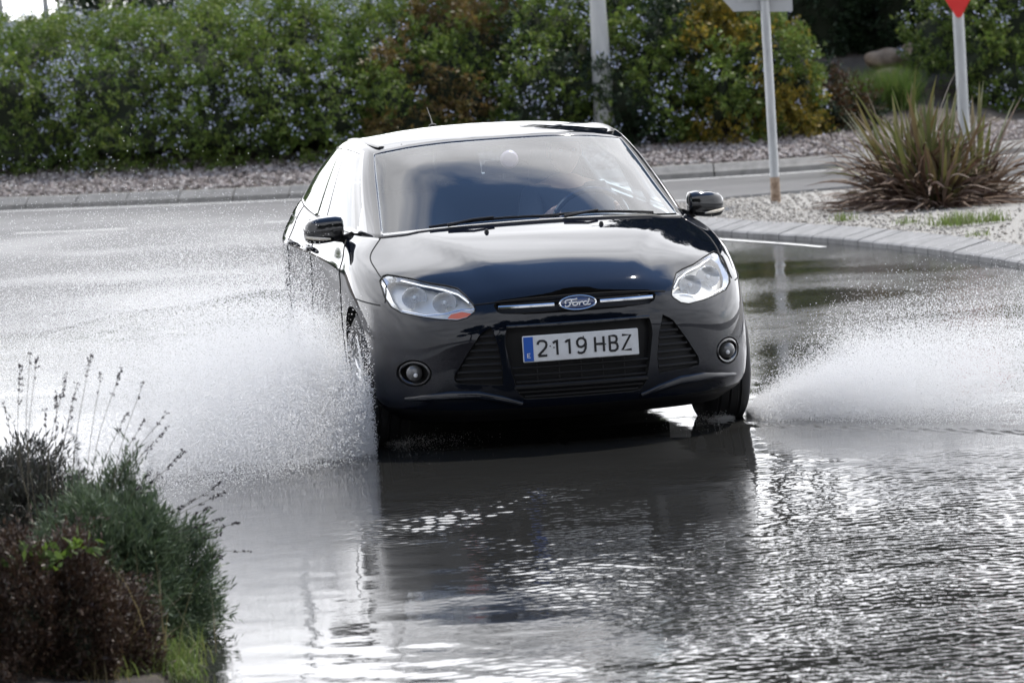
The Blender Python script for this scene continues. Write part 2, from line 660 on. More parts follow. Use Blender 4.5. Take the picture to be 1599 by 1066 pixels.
OUT_LAMP = [(.782,.812),(.802,.792),(.803,.768),(.802,.722),(.786,.684),(.750,.657),(.680,.641),(.61,.629),(.53,.621),(.488,.631),(.455,.655),(.447,.667),(.456,.692),(.478,.728),(.503,.757),(.540,.769),(.61,.782),(.68,.802),(.742,.814),(.765,.817)]
OUT_TOPG = both([(0,.738),(.06,.735),(.105,.722),(.2,.713),(.345,.701),(.373,.690),(.368,.668),(.352,.643),(.2,.633),(0,.632)])
OUT_MIDG = both([(0,.590),(.2,.588),(.325,.582),(.338,.52),(.318,.40),(.296,.29),(.262,.252),(0,.250)])
OUT_SIDEG = [(.390,.588),(.437,.562),(.505,.465),(.562,.372),(.560,.342),(.50,.333),(.355,.322),(.352,.40),(.365,.50)]
OUT_FOG = [(.722 + .070 * math.cos(t), .388 + .062 * math.sin(t)) for t in np.linspace(0, 2 * math.pi, 28, endpoint=False)]


def temp(name, V, Fs, mats, mi=None):
    me = bpy.data.meshes.new(name)
    me.from_pydata([tuple(p) for p in V], [], Fs)
    for m in mats:
        me.materials.append(m)
    if mi is not None:
        me.polygons.foreach_set('material_index', mi)
    bm = bmesh.new()
    bm.from_mesh(me)
    bmesh.ops.recalc_face_normals(bm, faces=bm.faces)
    bm.to_mesh(me)
    bm.free()
    o = bpy.data.objects.new(name, me)
    COL.objects.link(o)
    return o


REG = [M_paint, mat('r1'), mat('r2'), mat('r3'), mat('r4'), mat('r5'), M_cavity, M_black]
solid = temp('body_solid', _V, _F, REG, _mi)
cutters = []
for o_, dep in ((OUT_LAMP, -.075), (OUT_SIDEG, -.03), (OUT_FOG, -.05)):
    for oo in (o_, mirror(o_)):
        V_, F_ = patch_on_body(oo, .10, back=dep)
        cutters.append(temp('cut', V_, F_, [M_cavity]))
for o_, dep in ((OUT_TOPG, -.045), (OUT_MIDG, -.045)):
    V_, F_ = patch_on_body(o_, .10, back=dep, steps=56)
    cutters.append(temp('cut', V_, F_, [M_cavity]))
for aw in (.90, 3.545):
    for s in (1, -1):
        mb = MB()
        mb.lathe([(0, .60 * s), (.352, .60 * s), (.352, 1.1 * s), (0, 1.1 * s)], c=(0, aw, .315), axis='X', n=48)
        cutters.append(temp('cut', mb.v, [f for f in mb.f], [M_cavity]))
# the cabin
cab = np.array([SB[-1, c_] for c_ in range(0, NCB, 3)])
inner = []
for p in cab:
    c0 = np.array([0, 2.55])
    d_ = p[:2] - c0
    inner.append(c0 + d_ * np.array([.915, .93]))
ring = [(p[0], p[1]) for p in inner] + [(-p[0], p[1]) for p in inner[-2:0:-1]]
mb = MB()
mb.prism(ring, .36, 1.5, plane='XY')
cutters.append(temp('cut', mb.v, mb.f, [M_cavity]))
for i_, c_ in enumerate(cutters):
    md = solid.modifiers.new('b%d' % i_, 'BOOLEAN')
    md.operation = 'DIFFERENCE'
    md.solver = 'EXACT'
    md.object = c_
    md.material_mode = 'TRANSFER'
dg = bpy.context.evaluated_depsgraph_get()
done = bpy.data.meshes.new_from_object(solid.evaluated_get(dg))
for c_ in cutters + [solid]:
    bpy.data.objects.remove(c_, do_unlink=True)

car = empty('car', CAR_LOC, CAR_YAW)
tag(car, 'glossy black five-door hatchback driving through the flooded road, spray fanning from its front wheels', 'car')


def split_region(src, idx, name, mats_keep, angle=32):
    """faces of one region (or several) as an object of its own"""
    bm = bmesh.new()
    bm.from_mesh(src)
    names = [m.name if m else '' for m in src.materials]
    want = [i for i, m in enumerate(src.materials) if m in idx]
    bmesh.ops.delete(bm, geom=[f for f in bm.faces if f.material_index not in want], context='FACES')
    me = bpy.data.meshes.new(name)
    for m in mats_keep:
        me.materials.append(m)
    for f in bm.faces:
        m = src.materials[f.material_index]
        f.material_index = mats_keep.index(m) if m in mats_keep else 0
        f.smooth = True
    for e in bm.edges:
        if len(e.link_faces) == 2 and e.calc_face_angle(0) > R(angle):
            e.smooth = False
    for v in bm.verts:
        v.co.y -= CAR_A0
    bm.to_mesh(me)
    bm.free()
    o = bpy.data.objects.new(name, me)
    COL.objects.link(o)
    o.parent = car
    return o


body = split_region(done, [M_paint, M_cavity, M_black], 'body', [M_paint, M_cavity, M_black])
bonnet = split_region(done, [REG[1]], 'bonnet', [M_paint])
doors = {}
for k, nm in ((2, 'front_door'), (3, 'front_door'), (4, 'rear_door'), (5, 'rear_door')):
    doors[k] = split_region(done, [REG[k]], nm, [M_paint])


def seam(pts, rad=.0032, off=-.0005):
    """dark shut line lying along the surface"""
    mb = MB()
    mb.tube([L2C(p) for p in pts], rad, n=6)
    return mb


for s in (1, -1):
    S_ = SB * np.array([s, 1, 1])
    for pts in ([S_[r_, 4 * NS] for r_ in range(5 * NS, NRB)],
                [S_[r_, 7 * NS] for r_ in range(int(1.5 * NS), NRB)],
                [S_[r_, int(9.2 * NS)] for r_ in range(int(1.5 * NS), NRB)],
                [S_[r_, int(10.85 * NS)] for r_ in range(int(1.5 * NS), NRB)],
                [S_[int(1.5 * NS), c_] for c_ in range(7 * NS, int(10.85 * NS))],
                [S_[5 * NS - 1, c_] for c_ in range(int(4.3 * NS), int(5.6 * NS))]):
        sm = MB()
        sm.tube([L2C(p) for p in pts], .0034, n=6)
        sm.build('shut_line', M_gap, car)
sm = MB()
sm.tube([L2C(p) for p in [SB[5 * NS, c_] * np.array([-1, 1, 1]) for c_ in range(int(2.1 * NS), 0, -1)] + [SB[5 * NS, c_] for c_ in range(0, int(2.1 * NS))]], .004, n=6)
sm.build('shut_line', M_gap, car)
# --- the cabin above the window line
GH = np.array([
 [tuple(p) for p in BODY[-1]],
 [(0,1.29,1.150),(.25,1.31,1.146),(.45,1.365,1.134),(.597,1.44,1.115),(.677,1.53,1.108),(.723,1.66,1.115),(.745,1.78,1.12),(.757,1.92,1.125),(.768,2.2,1.13),(.772,2.55,1.14),(.768,3.05,1.15),(.745,3.48,1.16),(.70,3.85,1.165),(.62,4.00,1.17),(.48,4.06,1.17),(.26,4.10,1.175),(0,4.11,1.175)],
 [(0,1.62,1.276),(.25,1.635,1.272),(.44,1.68,1.260),(.568,1.745,1.242),(.644,1.83,1.234),(.684,1.95,1.243),(.70,2.05,1.248),(.708,2.15,1.252),(.715,2.35,1.258),(.716,2.62,1.263),(.708,3.05,1.263),(.68,3.45,1.258),(.64,3.78,1.25),(.565,3.94,1.25),(.44,4.00,1.25),(.24,4.03,1.255),(0,4.04,1.255)],
 [(0,1.90,1.367),(.25,1.915,1.364),(.43,1.96,1.352),(.548,2.01,1.336),(.612,2.055,1.326),(.642,2.165,1.335),(.652,2.26,1.341),(.657,2.36,1.346),(.662,2.5,1.350),(.662,2.7,1.350),(.652,3.05,1.341),(.627,3.42,1.323),(.59,3.7,1.306),(.52,3.88,1.298),(.41,3.94,1.298),(.22,3.97,1.308),(0,3.98,1.31)],
 [(0,1.93,1.376),(.25,1.945,1.373),(.42,1.99,1.362),(.525,2.045,1.349),(.578,2.105,1.350),(.606,2.21,1.362),(.616,2.3,1.369),(.620,2.4,1.374),(.624,2.55,1.379),(.623,2.75,1.379),(.613,3.05,1.370),(.588,3.4,1.352),(.552,3.66,1.334),(.48,3.86,1.322),(.37,3.96,1.318),(.2,4.02,1.323),(0,4.03,1.328)],
], float)
NG = 8
SG = tensor(GH, NG, NG)
NRG, NCG = SG.shape[:2]


def gh_pt(u, v, s=1):
    i, j = u * NG, v * NG
    i0, j0 = min(int(i), NCG - 2), min(int(j), NRG - 2)
    fi, fj = i - i0, j - j0
    p = ((SG[j0, i0] * (1 - fi) + SG[j0, i0 + 1] * fi) * (1 - fj) + (SG[j0 + 1, i0] * (1 - fi) + SG[j0 + 1, i0 + 1] * fi) * fj)
    return p * np.array([s, 1, 1])


def gh_region(u, v, s):
    sd = 'l' if s > 0 else 'r'
    if u < 4.0:
        if v > 2.9 or v < .14 or u > 3.86:
            return 'black' if v < 3.05 else 'paint'
        return 'windscreen'
    if u < 4.32:
        return 'trim' if v < 3.0 else 'paint'
    if u < 5.0:
        return 'paint' if v > .0 else 'black'
    if u < 11.7:
        if v < .12 or 2.72 < v < 2.95:
            return 'black'
        if v >= 2.95:
            return 'paint'
        if u < 5.3 + (0 if v > .7 else .9 * (1 - v / .7)):
            return 'black'
        if u < 8.75:
            return 'fw' + sd
        if u < 9.5:
            return 'gloss'
        if u < 11.45:
            return 'rw' + sd
        return 'black'
    if u < 13.4:
        return 'paint'
    if .35 < v < 2.75 and u > 13.5:
        return 'rear'
    return 'paint' if u < 13.5 or v > 2.85 or v < .25 else 'black'


GHV, GHF, GHM = {}, {}, {}
regions = {}
for s in (1, -1):
    for r_ in range(NRG - 1):
        for c_ in range(NCG - 1):
            k = gh_region((c_ + .5) / NG, (r_ + .5) / NG, s)
            q = [SG[r_, c_], SG[r_, c_ + 1], SG[r_ + 1, c_ + 1], SG[r_ + 1, c_]]
            q = [p * np.array([s, 1, 1]) for p in q]
            if s < 0:
                q.reverse()
            regions.setdefault(k, []).append(q)
# roof skin: Coons patch between the four roof edges
Fc = np.array([SG[-1, c_] for c_ in range(0, 4 * NG + 1)])
Fr = np.concatenate([Fc[::-1] * np.array([1, 1, 1]), Fc[1:] * np.array([-1, 1, 1])])       # from +side to -side
Rc = np.array([SG[-1, c_] for c_ in range(13 * NG, 16 * NG + 1)])
Rr = np.concatenate([Rc, Rc[::-1][1:] * np.array([-1, 1, 1])])
Sd = np.array([SG[-1, c_] for c_ in range(4 * NG, 13 * NG + 1)])


def resamp(Pn, n):
    d = np.r_[0, np.cumsum(np.linalg.norm(np.diff(Pn, axis=0), axis=1))]
    t = np.linspace(0, d[-1], n)
    return np.stack([np.interp(t, d, Pn[:, k]) for k in range(3)], 1)


nT, nS = len(Fr), len(Sd)
Rr2 = resamp(Rr, nT)
Sm = Sd * np.array([-1, 1, 1])
ROOF = np.zeros((nS, nT, 3))
for i in range(nS):
    for j in range(nT):
        s_, t_ = i / (nS - 1), j / (nT - 1)
        p = (1 - s_) * Fr[j] + s_ * Rr2[j] + (1 - t_) * Sd[i] + t_ * Sm[i] - ((1 - s_) * ((1 - t_) * Fr[0] + t_ * Fr[-1]) + s_ * ((1 - t_) * Rr2[0] + t_ * Rr2[-1]))
        p[2] += .030 * math.sin(math.pi * s_) ** .8 * (1 - (2 * t_ - 1) ** 2)
        p[2] -= .006 * (math.exp(-((abs(2 * t_ - 1) - .93) / .03) ** 2)) * min(1, 6 * s_ * (1 - s_))
        ROOF[i, j] = p
for i in range(nS - 1):
    for j in range(nT - 1):
        tt = abs(2 * (j + .5) / (nT - 1) - 1)
        regions.setdefault('paint', []).append([ROOF[i, j], ROOF[i, j + 1], ROOF[i + 1, j + 1], ROOF[i + 1, j]])


def quads_obj(name, keys, mats, thick=0.0, off=0.0):
    bm = bmesh.new()
    for mi, k in enumerate(keys):
        for q in regions.get(k, []):
            vs_ = [bm.verts.new(L2C(p)) for p in q]
            f = bm.faces.new(vs_)
            f.material_index = mi
            f.smooth = True
    bmesh.ops.remove_doubles(bm, verts=bm.verts, dist=.0006)
    bmesh.ops.dissolve_degenerate(bm, edges=bm.edges, dist=.0002)
    bm.normal_update()
    c = Vector((0, 2.55 - CAR_A0, .7))                    # every pane faces away from the cabin
    bad = [f for f in bm.faces if (f.calc_center_median() - c).dot(f.normal) < 0]
    if bad:
        bmesh.ops.reverse_faces(bm, faces=bad)
    bm.normal_update()
    for e in bm.edges:
        if len(e.link_faces) == 2 and e.calc_face_angle(0) > R(48):
            e.smooth = False
    me = bpy.data.meshes.new(name)
    bm.to_mesh(me)
    bm.free()
    for m in mats:
        me.materials.append(m)
    o = bpy.data.objects.new(name, me)
    COL.objects.link(o)
    o.parent = car
    if thick:
        md = o.modifiers.new('skin', 'SOLIDIFY')
        md.thickness = thick
        md.offset = -1
    return o


M_trim = mat('pillar_trim', (0.014, 0.013, 0.012), rough=0.3)
M_liner = mat('headliner', (0.25, 0.25, 0.25), rough=0.95)
roof = quads_obj('roof', ['paint', 'black', 'trim', 'gloss'], [M_paint, M_gloss, M_trim, M_gloss], thick=.03)
quads_obj('windscreen', ['windscreen'], [M_wind])
for k in ('fwl', 'fwr', 'rwl', 'rwr'):
    quads_obj('side_window', [k], [M_side])
quads_obj('rear_window', ['rear'], [M_side])

# roof ditch mouldings, aerial
for s in (1, -1):
    mb = MB()
    jj = int((nT - 1) * .035)
    pts = [ROOF[i, jj if s > 0 else nT - 1 - jj] + np.array([0, 0, .003]) for i in range(0, nS - 6, 3)]
    mb.tube([L2C(p) for p in pts], .018, n=8, flat=.30, up=(0, 0, 1))
    mb.build('roof_moulding', M_trim, car)
mb = MB()
mb.tube([L2C((-.10, 3.55, 1.395)), L2C((-.10, 3.60, 1.43)), L2C((-.104, 3.70, 1.49))], [.006, .003, .0018], n=6)
mb.lathe([(.0, 1.41), (.018, 1.405), (.022, 1.385)], c=(-.10, 3.56 - CAR_A0, 0), n=12)
mb.build('aerial', M_black, car)

# --- nose: grilles, plate, badge, lamps
def body_pt(l, z, off):
    h, n = on_body(l, z, off)
    return L2C(h)


def slat(mb, l0, l1, z, off, rad, flat=.5, n=9, z1=None):
    z1 = z if z1 is None else z1
    mb.tube([body_pt(l0 + (l1 - l0) * t, z + (z1 - z) * t, off) for t in np.linspace(0, 1, n)], rad, n=6, flat=flat, up=(0, 1, 0))


mb = MB()
for z in (.706, .692, .648):
    slat(mb, -.345, .345, z, -.022, .006, n=21)
V_, F_ = patch_on_body(OUT_TOPG, -.038, steps=56)
mb.add(L2C(np.array([tuple(v) for v in V_])), F_)
grille = mb.build('upper_grille', M_black, car)
for s in (1, -1):
    mb = MB()
    slat(mb, s * .104, s * .350, .667, .004, .0085, flat=.5, n=14)
    mb.build('chrome_bar', M_chrome, grille)
mb = MB()
V_, F_ = patch_on_body(OUT_MIDG, -.04, steps=56)
mb.add(L2C(np.array([tuple(v) for v in V_])), F_)
for z, w in ((.395, .312), (.362, .304), (.33, .298), (.283, .285), (.262, .26)):
    slat(mb, -w, w, z, -.012, .0055, n=21)
for l in (-.2, -.1, 0, .1, .2):
    mb.tube([body_pt(l, z, -.02) for z in (.41, .36, .32, .285)], .003, n=5)
slat(mb, -.305, .305, .308, -.004, .011, n=21)
mb.build('lower_grille', M_black, car)
mb = MB()
slat(mb, -.325, .325, .583, .001, .007, n=21)
mb.build('grille_edge', M_gloss, car)
for s in (1, -1):
    mb = MB()
    V_, F_ = patch_on_body(OUT_SIDEG if s > 0 else mirror(OUT_SIDEG), -.026)
    mb.add(L2C(np.array([tuple(v) for v in V_])), F_)
    for k, z in enumerate(np.linspace(.355, .545, 7)):
        li = np.interp(z, [.322, .40, .50, .588], [.355, .352, .365, .39])
        lo = np.interp(z, [.342, .372, .465, .562], [.56, .562, .505, .437])
        slat(mb, s * (li + .006), s * (lo - .006), z, -.008, .0065, n=7)
    mb.build('side_grille', M_black, car)

# chin blade: the two winglets under the side grilles
for s in (1, -1):
    mb = MB()
    mb.tube([body_pt(s * l, z, .004) for l, z in ((.27, .235), (.36, .262), (.46, .285), (.58, .288), (.68, .278), (.76, .27))], [.010, .016, .02, .02, .016, .008], n=8, flat=.55, up=(0, 1, 0))
    mb.build('bumper_blade', M_paint, car)

# number plate
PLX, PLZ, PLA = .26, .48, -.012
M_plate = mat('plate_white', (0.70, 0.71, 0.72), rough=0.35)
noise_col(M_plate, 14, (0.58, 0.58, 0.585), (0.70, 0.71, 0.72), .3, .55)
M_blue = mat('plate_blue', (0.012, 0.09, 0.42), rough=0.4)
M_ink = mat('plate_ink', (0.012, 0.012, 0.014), rough=0.5)
M_white = mat('white_paint', (0.75, 0.75, 0.75), rough=0.4)
mb = MB()
mb.box((0, PLA - CAR_A0 + .004, PLZ), (.526, .010, .118))
plate = mb.build('number_plate', M_plate, car, bevel=.003)
mb = MB()
mb.box((-.2375, PLA - CAR_A0 - .0025, PLZ), (.043, .003, .108))
mb.build('plate_band', M_blue, plate)
GL = {
 '2': [[(.02,.76),(.08,.91),(.27,.995),(.5,1.0),(.74,.98),(.93,.87),(.97,.72),(.88,.55),(.62,.37),(.25,.16),(.04,.02),(.04,0),(.99,0)]],
 '1': [[(.0,.80),(.35,.90),(.62,1.0),(.62,0)]],
 '9': [[(.06,.10),(.2,.02),(.45,0),(.72,.06),(.92,.28),(.97,.6),(.93,.82),(.75,.96),(.5,1.0),(.24,.96),(.05,.8),(.05,.6),(.2,.44),(.48,.40),(.78,.48),(.95,.64)]],
 'H': [[(.05,0),(.05,1)], [(.95,0),(.95,1)], [(.05,.52),(.95,.52)]],
 'B': [[(.06,0),(.06,1),(.6,1),(.84,.93),(.9,.78),(.84,.62),(.6,.54),(.06,.54)], [(.6,.54),(.88,.45),(.97,.27),(.9,.1),(.62,0),(.06,0)]],
 'Z': [[(.06,1),(.95,1),(.03,0),(.99,0)]],
 'E': [[(.95,1),(.05,1),(.05,0),(.95,0)], [(.05,.5),(.8,.5)]],
}


def glyph(mb, ch, x0, x1, z0, z1, y, rad):
    for st in GL[ch]:
        pts = [(x0 + (x1 - x0) * p[0], y, z0 + (z1 - z0) * p[1]) for p in st]
        mb.tube(pts, rad, n=6, flat=.22, up=(0, 1, 0))


for ch, x0, x1 in (('2', .064, .106), ('1', .134, .164), ('1', .190, .220), ('9', .242, .284), ('H', .323, .366), ('B', .389, .428), ('Z', .446, .490)):
    mb = MB()
    glyph(mb, ch, x0 - PLX, x1 - PLX, PLZ - .0335, PLZ + .0335, PLA - CAR_A0 - .0026, .0053)
    mb.build('plate_character', M_ink, plate)
mb = MB()
glyph(mb, 'E', -.2445, -.2305, PLZ - .038, PLZ - .020, PLA - CAR_A0 - .0046, .0018)
mb.build('plate_character', M_white, plate)
for x, z in ((.121, .487), (.138, .480), (.273, .519), (.372, .478)):
    mb = MB()
    mb.lathe([(.0001, -.002), (.0032, -.0015), (.0032, .001)], c=(x - PLX, PLA - CAR_A0 - .001, z), axis='Y', n=8)
    mb.build('plate_screw', M_ink, plate)

# badge
M_badge = mat('badge_blue', (0.010, 0.030, 0.11), rough=0.2, coat=0.8)
bc = Vector((0, .008 - CAR_A0, .669))
tilt = Matrix.Rotation(R(-14), 4, 'X')
mb = MB()
mb.lathe([(.0001, -.010), (.060, -.010), (.079, -.006), (.079, .012), (.0001, .012)], axis='Y', n=40, sy=.375)
badge = mb.build('badge', M_badge, car)
badge.location = bc
badge.rotation_euler = (R(-14), 0, 0)
mb = MB()
el = [(.082 * math.cos(t), -.007, .0315 * math.sin(t)) for t in np.linspace(0, 2 * math.pi, 48, endpoint=False)]
mb.tube(el, .0045, n=8, closed=True)
mb.build('badge_rim', M_chrome, badge)
mb = MB()
SCR = [  # cursive strokes
 [(-.66,-.02),(-.70,.22),(-.60,.46),(-.38,.52),(-.16,.50),(-.02,.60)],
 [(-.34,.50),(-.36,.18),(-.46,-.22),(-.58,-.44),(-.70,-.40),(-.68,-.26)],
 [(-.50,.06),(-.34,.10),(-.22,.06)],
 [(-.16,.10),(-.27,-.02),(-.28,-.22),(-.18,-.34),(-.06,-.26),(-.02,-.06),(-.08,.10),(-.16,.10),(-.04,.04),(.08,.08)],
 [(.08,.12),(.10,-.04),(.06,-.34)],
 [(.09,-.08),(.16,.08),(.26,.12),(.30,.04)],
 [(.52,.08),(.40,.12),(.31,-.02),(.31,-.22),(.39,-.33),(.50,-.24),(.56,-.04)],
 [(.66,.52),(.58,.10),(.53,-.22),(.58,-.34),(.70,-.26)],
]
for st in SCR:
    pts = crom(np.array([(x * .082, -.0115, z * .032 - .001) for x, z in st]), 4)
    mb.tube(pts, .0030, n=6, flat=.4, up=(0, 1, 0))
mb.build('badge_lettering', M_white, badge)

# headlamps
M_refl = mat('lamp_reflector', (0.78, 0.79, 0.80), rough=0.16, metal=1.0)
vz = node(M_refl, 'ShaderNodeTexVoronoi')
vz.inputs['Scale'].default_value = 26
bump(M_refl, vz.outputs['Distance'], 0.6, 0.01)
M_house = mat('lamp_house', (0.74, 0.72, 0.67), rough=0.35, metal=0.5)
M_amber = mat('amber_plastic', (0.75, 0.16, 0.07), rough=0.25)
M_bulb = mat('bulb_glass', (0.8, 0.82, 0.85), rough=0.05, spec=0.8)


def shrink(o, k, c=None):
    o = np.array(o)
    c = o.mean(0) if c is None else np.array(c)
    return [tuple(c + (p - c) * k) for p in o]


def bowl(mb, l, z, r, depth, dir_out, off):
    """reflector dish looking forwards"""
    h, n = on_body(l, z, off)
    ax = Vector(dir_out).normalized()
    ux = ax.cross(Vector((0, 0, 1))).normalized()
    uz = ux.cross(ax)
    prof = [(.12, -depth), (.45, -depth * .82), (.75, -depth * .45), (1.0, 0), (1.10, .002), (1.12, -.008)]
    N = 24
    vs_, fs_ = [], []
    for rr, hh in prof:
        for j in range(N):
            t = 2 * math.pi * j / N
            p = h + ux * (r * rr * math.cos(t)) + uz * (r * rr * math.sin(t) * .86) + ax * hh
            vs_.append(L2C(np.array(p)))
    for i in range(len(prof) - 1):
        for j in range(N):
            fs_.append((i * N + j, i * N + (j + 1) % N, (i + 1) * N + (j + 1) % N, (i + 1) * N + j))
    fs_.append(tuple(range(N)))
    mb.add(vs_, fs_)
    return L2C(np.array(h)), ax


for s in (1, -1):
    fl = (lambda o: o) if s > 0 else mirror
    V_, F_ = patch_on_body(fl(OUT_LAMP), -.003, rings=8, steps=60)
    mb = MB()
    mb.add(L2C(np.array([tuple(v) for v in V_])), F_)
    lens = mb.build('headlamp', M_lens, car)
    # bright rim just inside the lens
    mb = MB()
    o2 = fl(OUT_LAMP)
    rim_o = np.array([body_pt(p[0], p[1], -.008) for p in shrink(o2, .985)])
    rim_i = np.array([body_pt(p[0], p[1], -.030) for p in shrink(o2, .90)])
    n_ = len(rim_o)
    mb.add(list(rim_o) + list(rim_i), [(i, (i + 1) % n_, n_ + (i + 1) % n_, n_ + i) for i in range(n_)])
    mb.build('lamp_bezel', M_satin, lens)
    mb = MB()
    V_, F_ = patch_on_body(shrink(o2, .95), -.055, rings=7, steps=60)
    mb.add(L2C(np.array([tuple(v) for v in V_])), F_)
    mb.build('lamp_back', M_house, lens)
    for lx_, lz_, lr_ in ((.575, .712, .050), (.690, .735, .052)):
        mb = MB()
        c_, ax = bowl(mb, s * lx_, lz_, lr_, .030, (s * .2, -1, .06), -.023)
        rf = mb.build('lamp_reflector', M_refl, lens)
        mb = MB()
        mb.lathe([(.0001, -.012), (.008, -.009), (.011, 0), (.008, .02)], c=(c_[0], c_[1], c_[2]), axis='Y', n=12)
        mb.build('bulb', M_bulb, rf)
    mb = MB()
    am = fl([(.470, .655), (.492, .640), (.53, .632), (.575, .637), (.555, .655), (.51, .664)])
    V_, F_ = patch_on_body(am, -.014, rings=4, steps=24)
    mb.add(L2C(np.array([tuple(v) for v in V_])), F_)
    if s < 0:
        mb.build('indicator', M_amber, lens)
    else:
        mb.build('indicator', M_house, lens)
    mb = MB()
    mb.tube([body_pt(s * l, z, -.012) for l, z in ((.452, .672), (.51, .672), (.58, .657), (.66, .652), (.75, .672))], .004, n=6)
    mb.tube([body_pt(s * l, z, -.010) for l, z in ((.47, .70), (.505, .735), (.56, .757), (.64, .775), (.72, .797))], .006, n=6)
    mb.build('lamp_brow', M_chrome, lens)
    # dark rubber seal round the lens
    mb = MB()
    mb.tube([body_pt(p[0], p[1], -.001) for p in o2], .0035, n=6, closed=True)
    mb.build('lamp_seal', M_gap, lens)
    # fog lamp
    fx, fz = s * .722, .388
    h, n = on_body(fx, fz, 0)
    hp = L2C(np.array(h))
    mb = MB()
    ring = [(hp[0] + s * .0 + .058 * math.cos(t), 0, hp[2] + .050 * math.sin(t)) for t in np.linspace(0, 2 * math.pi, 28, endpoint=False)]
    ring = [tuple(body_pt(p[0], p[2], -.006)) for p in ring]
    mb.tube(ring, .0075, n=8, closed=True)
    fog = mb.build('fog_lamp', M_gloss, car)
    mb = MB()
    mb.lathe([(.0001, -.018), (.020, -.014), (.033, -.004), (.037, .004), (.037, .02)], c=(hp[0] + s * -.004, hp[1] + .012, hp[2]), axis='Y', n=24)
    mb.build('fog_lens', mat('fog_glass', (.13, .13, .13), rough=.10, spec=.7), fog)
    mb = MB()
    mb.lathe([(.0001, -.026), (.008, -.024), (.010, -.018)], c=(hp[0] + s * -.004, hp[1] + .012, hp[2] - .008), axis='Y', n=12)
    mb.build('fog_bulb', M_white, fog)
    # washer jet
    h = BODY_BVH.ray_cast(Vector((s * .27, .80, 2)), Vector((0, 0, -1)))[0]
    mb = MB()
    mb.lathe([(.0001, .016), (.007, .014), (.011, .004), (.012, -.006)], c=(h.x, h.y - CAR_A0, h.z), n=10, sy=1.3)
    mb.build('washer_jet', M_black, car)

# wipers
def wind_pt(x, t, off):
    """x across, t up the screen"""
    u = np.interp(abs(x), [abs(gh_pt(k, t)[0]) for k in range(5)], range(5))
    p = gh_pt(u, t, 1 if x >= 0 else -1)
    return L2C(p + np.array([0, -.4, .9]) * off)


for x0, x1, t0, t1, xa in ((-.50, .10, .10, .12, -.42), (.02, .56, .135, .10, .12)):
    mb = MB()
    mb.tube([wind_pt(x0 + (x1 - x0) * k, t0 + (t1 - t0) * k + .05 * math.sin(math.pi * k), .012) for k in np.linspace(0, 1, 10)], .007, n=6)
    mb.tube([wind_pt(xa, .05, .022), wind_pt(xa + .12, .10, .03), wind_pt(x0 + (x1 - x0) * .5, (t0 + t1) / 2 + .05, .022)], [.009, .007, .005], n=6)
    mb.build('wiper', M_black, car)
# cowl panel
mb = MB()
for s in (1, -1):
    mb.tube([L2C(SB[-1, c_] * np.array([s, 1, 1]) + np.array([0, .012, -.004])) for c_ in range(0, 4 * NS + 1)], .012, n=8)
mb.build('cowl', M_black, car)

# door mirrors
for s in (1, -1):
    mb = MB()
    cs = []
    N = 28
    prof = [(0, .25), (.03, .62), (.12, .86), (.35, 1.0), (.6, 1.0), (.80, .97), (.93, .86), (.985, .62), (1.0, .25)]
    for k, (t, sc_) in enumerate(prof):
        l = 1.024 - t * .185
        zc, ac = .998 - .018 * (1 - t), 1.60 + .05 * (1 - t)
        for j in range(N):
            an = 2 * math.pi * j / N
            ca, sa = math.cos(an), math.sin(an)
            ee = .62
            y = .075 * sc_ * abs(ca) ** ee * (1 if ca > 0 else -1)
            z = .066 * sc_ * abs(sa) ** ee * (1 if sa > 0 else -1)
            if z < 0:
                z *= .92
            if y > 0:
                y = min(y, .055 * sc_)
            cs.append(L2C((s * l, ac + y, zc + z)))
    fs = []
    for i in range(len(prof) - 1):
        for j in range(N):
            fs.append((i * N + j, i * N + (j + 1) % N, (i + 1) * N + (j + 1) % N, (i + 1) * N + j))
    fs.append(tuple(range(N)))
    fs.append(tuple((len(prof) - 1) * N + j for j in range(N)))
    mb.add(cs, fs)
    mir = mb.build('door_mirror', M_gloss, car)
    mb = MB()
    mb.tube([L2C((s * .875, 1.615, .948)), L2C((s * .84, 1.60, .945)), L2C((s * .80, 1.57, .955))], [.028, .032, .04], n=10, flat=.6, up=(0, 0, 1))
    mb.build('mirror_arm', M_black, mir)
    mb = MB()
    mb.tube([L2C((s * 1.016, 1.60, .962)), L2C((s * .99, 1.568, .957)), L2C((s * .95, 1.538, .953)), L2C((s * .91, 1.529, .951))], [.007, .0085, .008, .004], n=8)
    mb.build('mirror_indicator', mat('indicator_strip', (.55, .5, .42), rough=.2), mir)
    mb = MB()
    mb.box(L2C((s * .93, 1.655, .998)), (.13, .004, .095))
    mb.build('mirror_glass', M_chrome, mir)
    # door handles
    for a_, d_ in ((2.62, doors[2 if s > 0 else 3]), (3.28, doors[4 if s > 0 else 5])):
        hh = BODY_BVH.ray_cast(Vector((s * 2, a_, .86)), Vector((-s, 0, 0)))[0]
        mb = MB()
        mb.tube([L2C((hh.x + s * o_, a_ + d, .858 + d * .02)) for d, o_ in ((-.10, .002), (-.08, .024), (0, .03), (.07, .026), (.10, .002))], [.010, .013, .014, .013, .010], n=8)
        mb.build('handle', M_paint, d_)

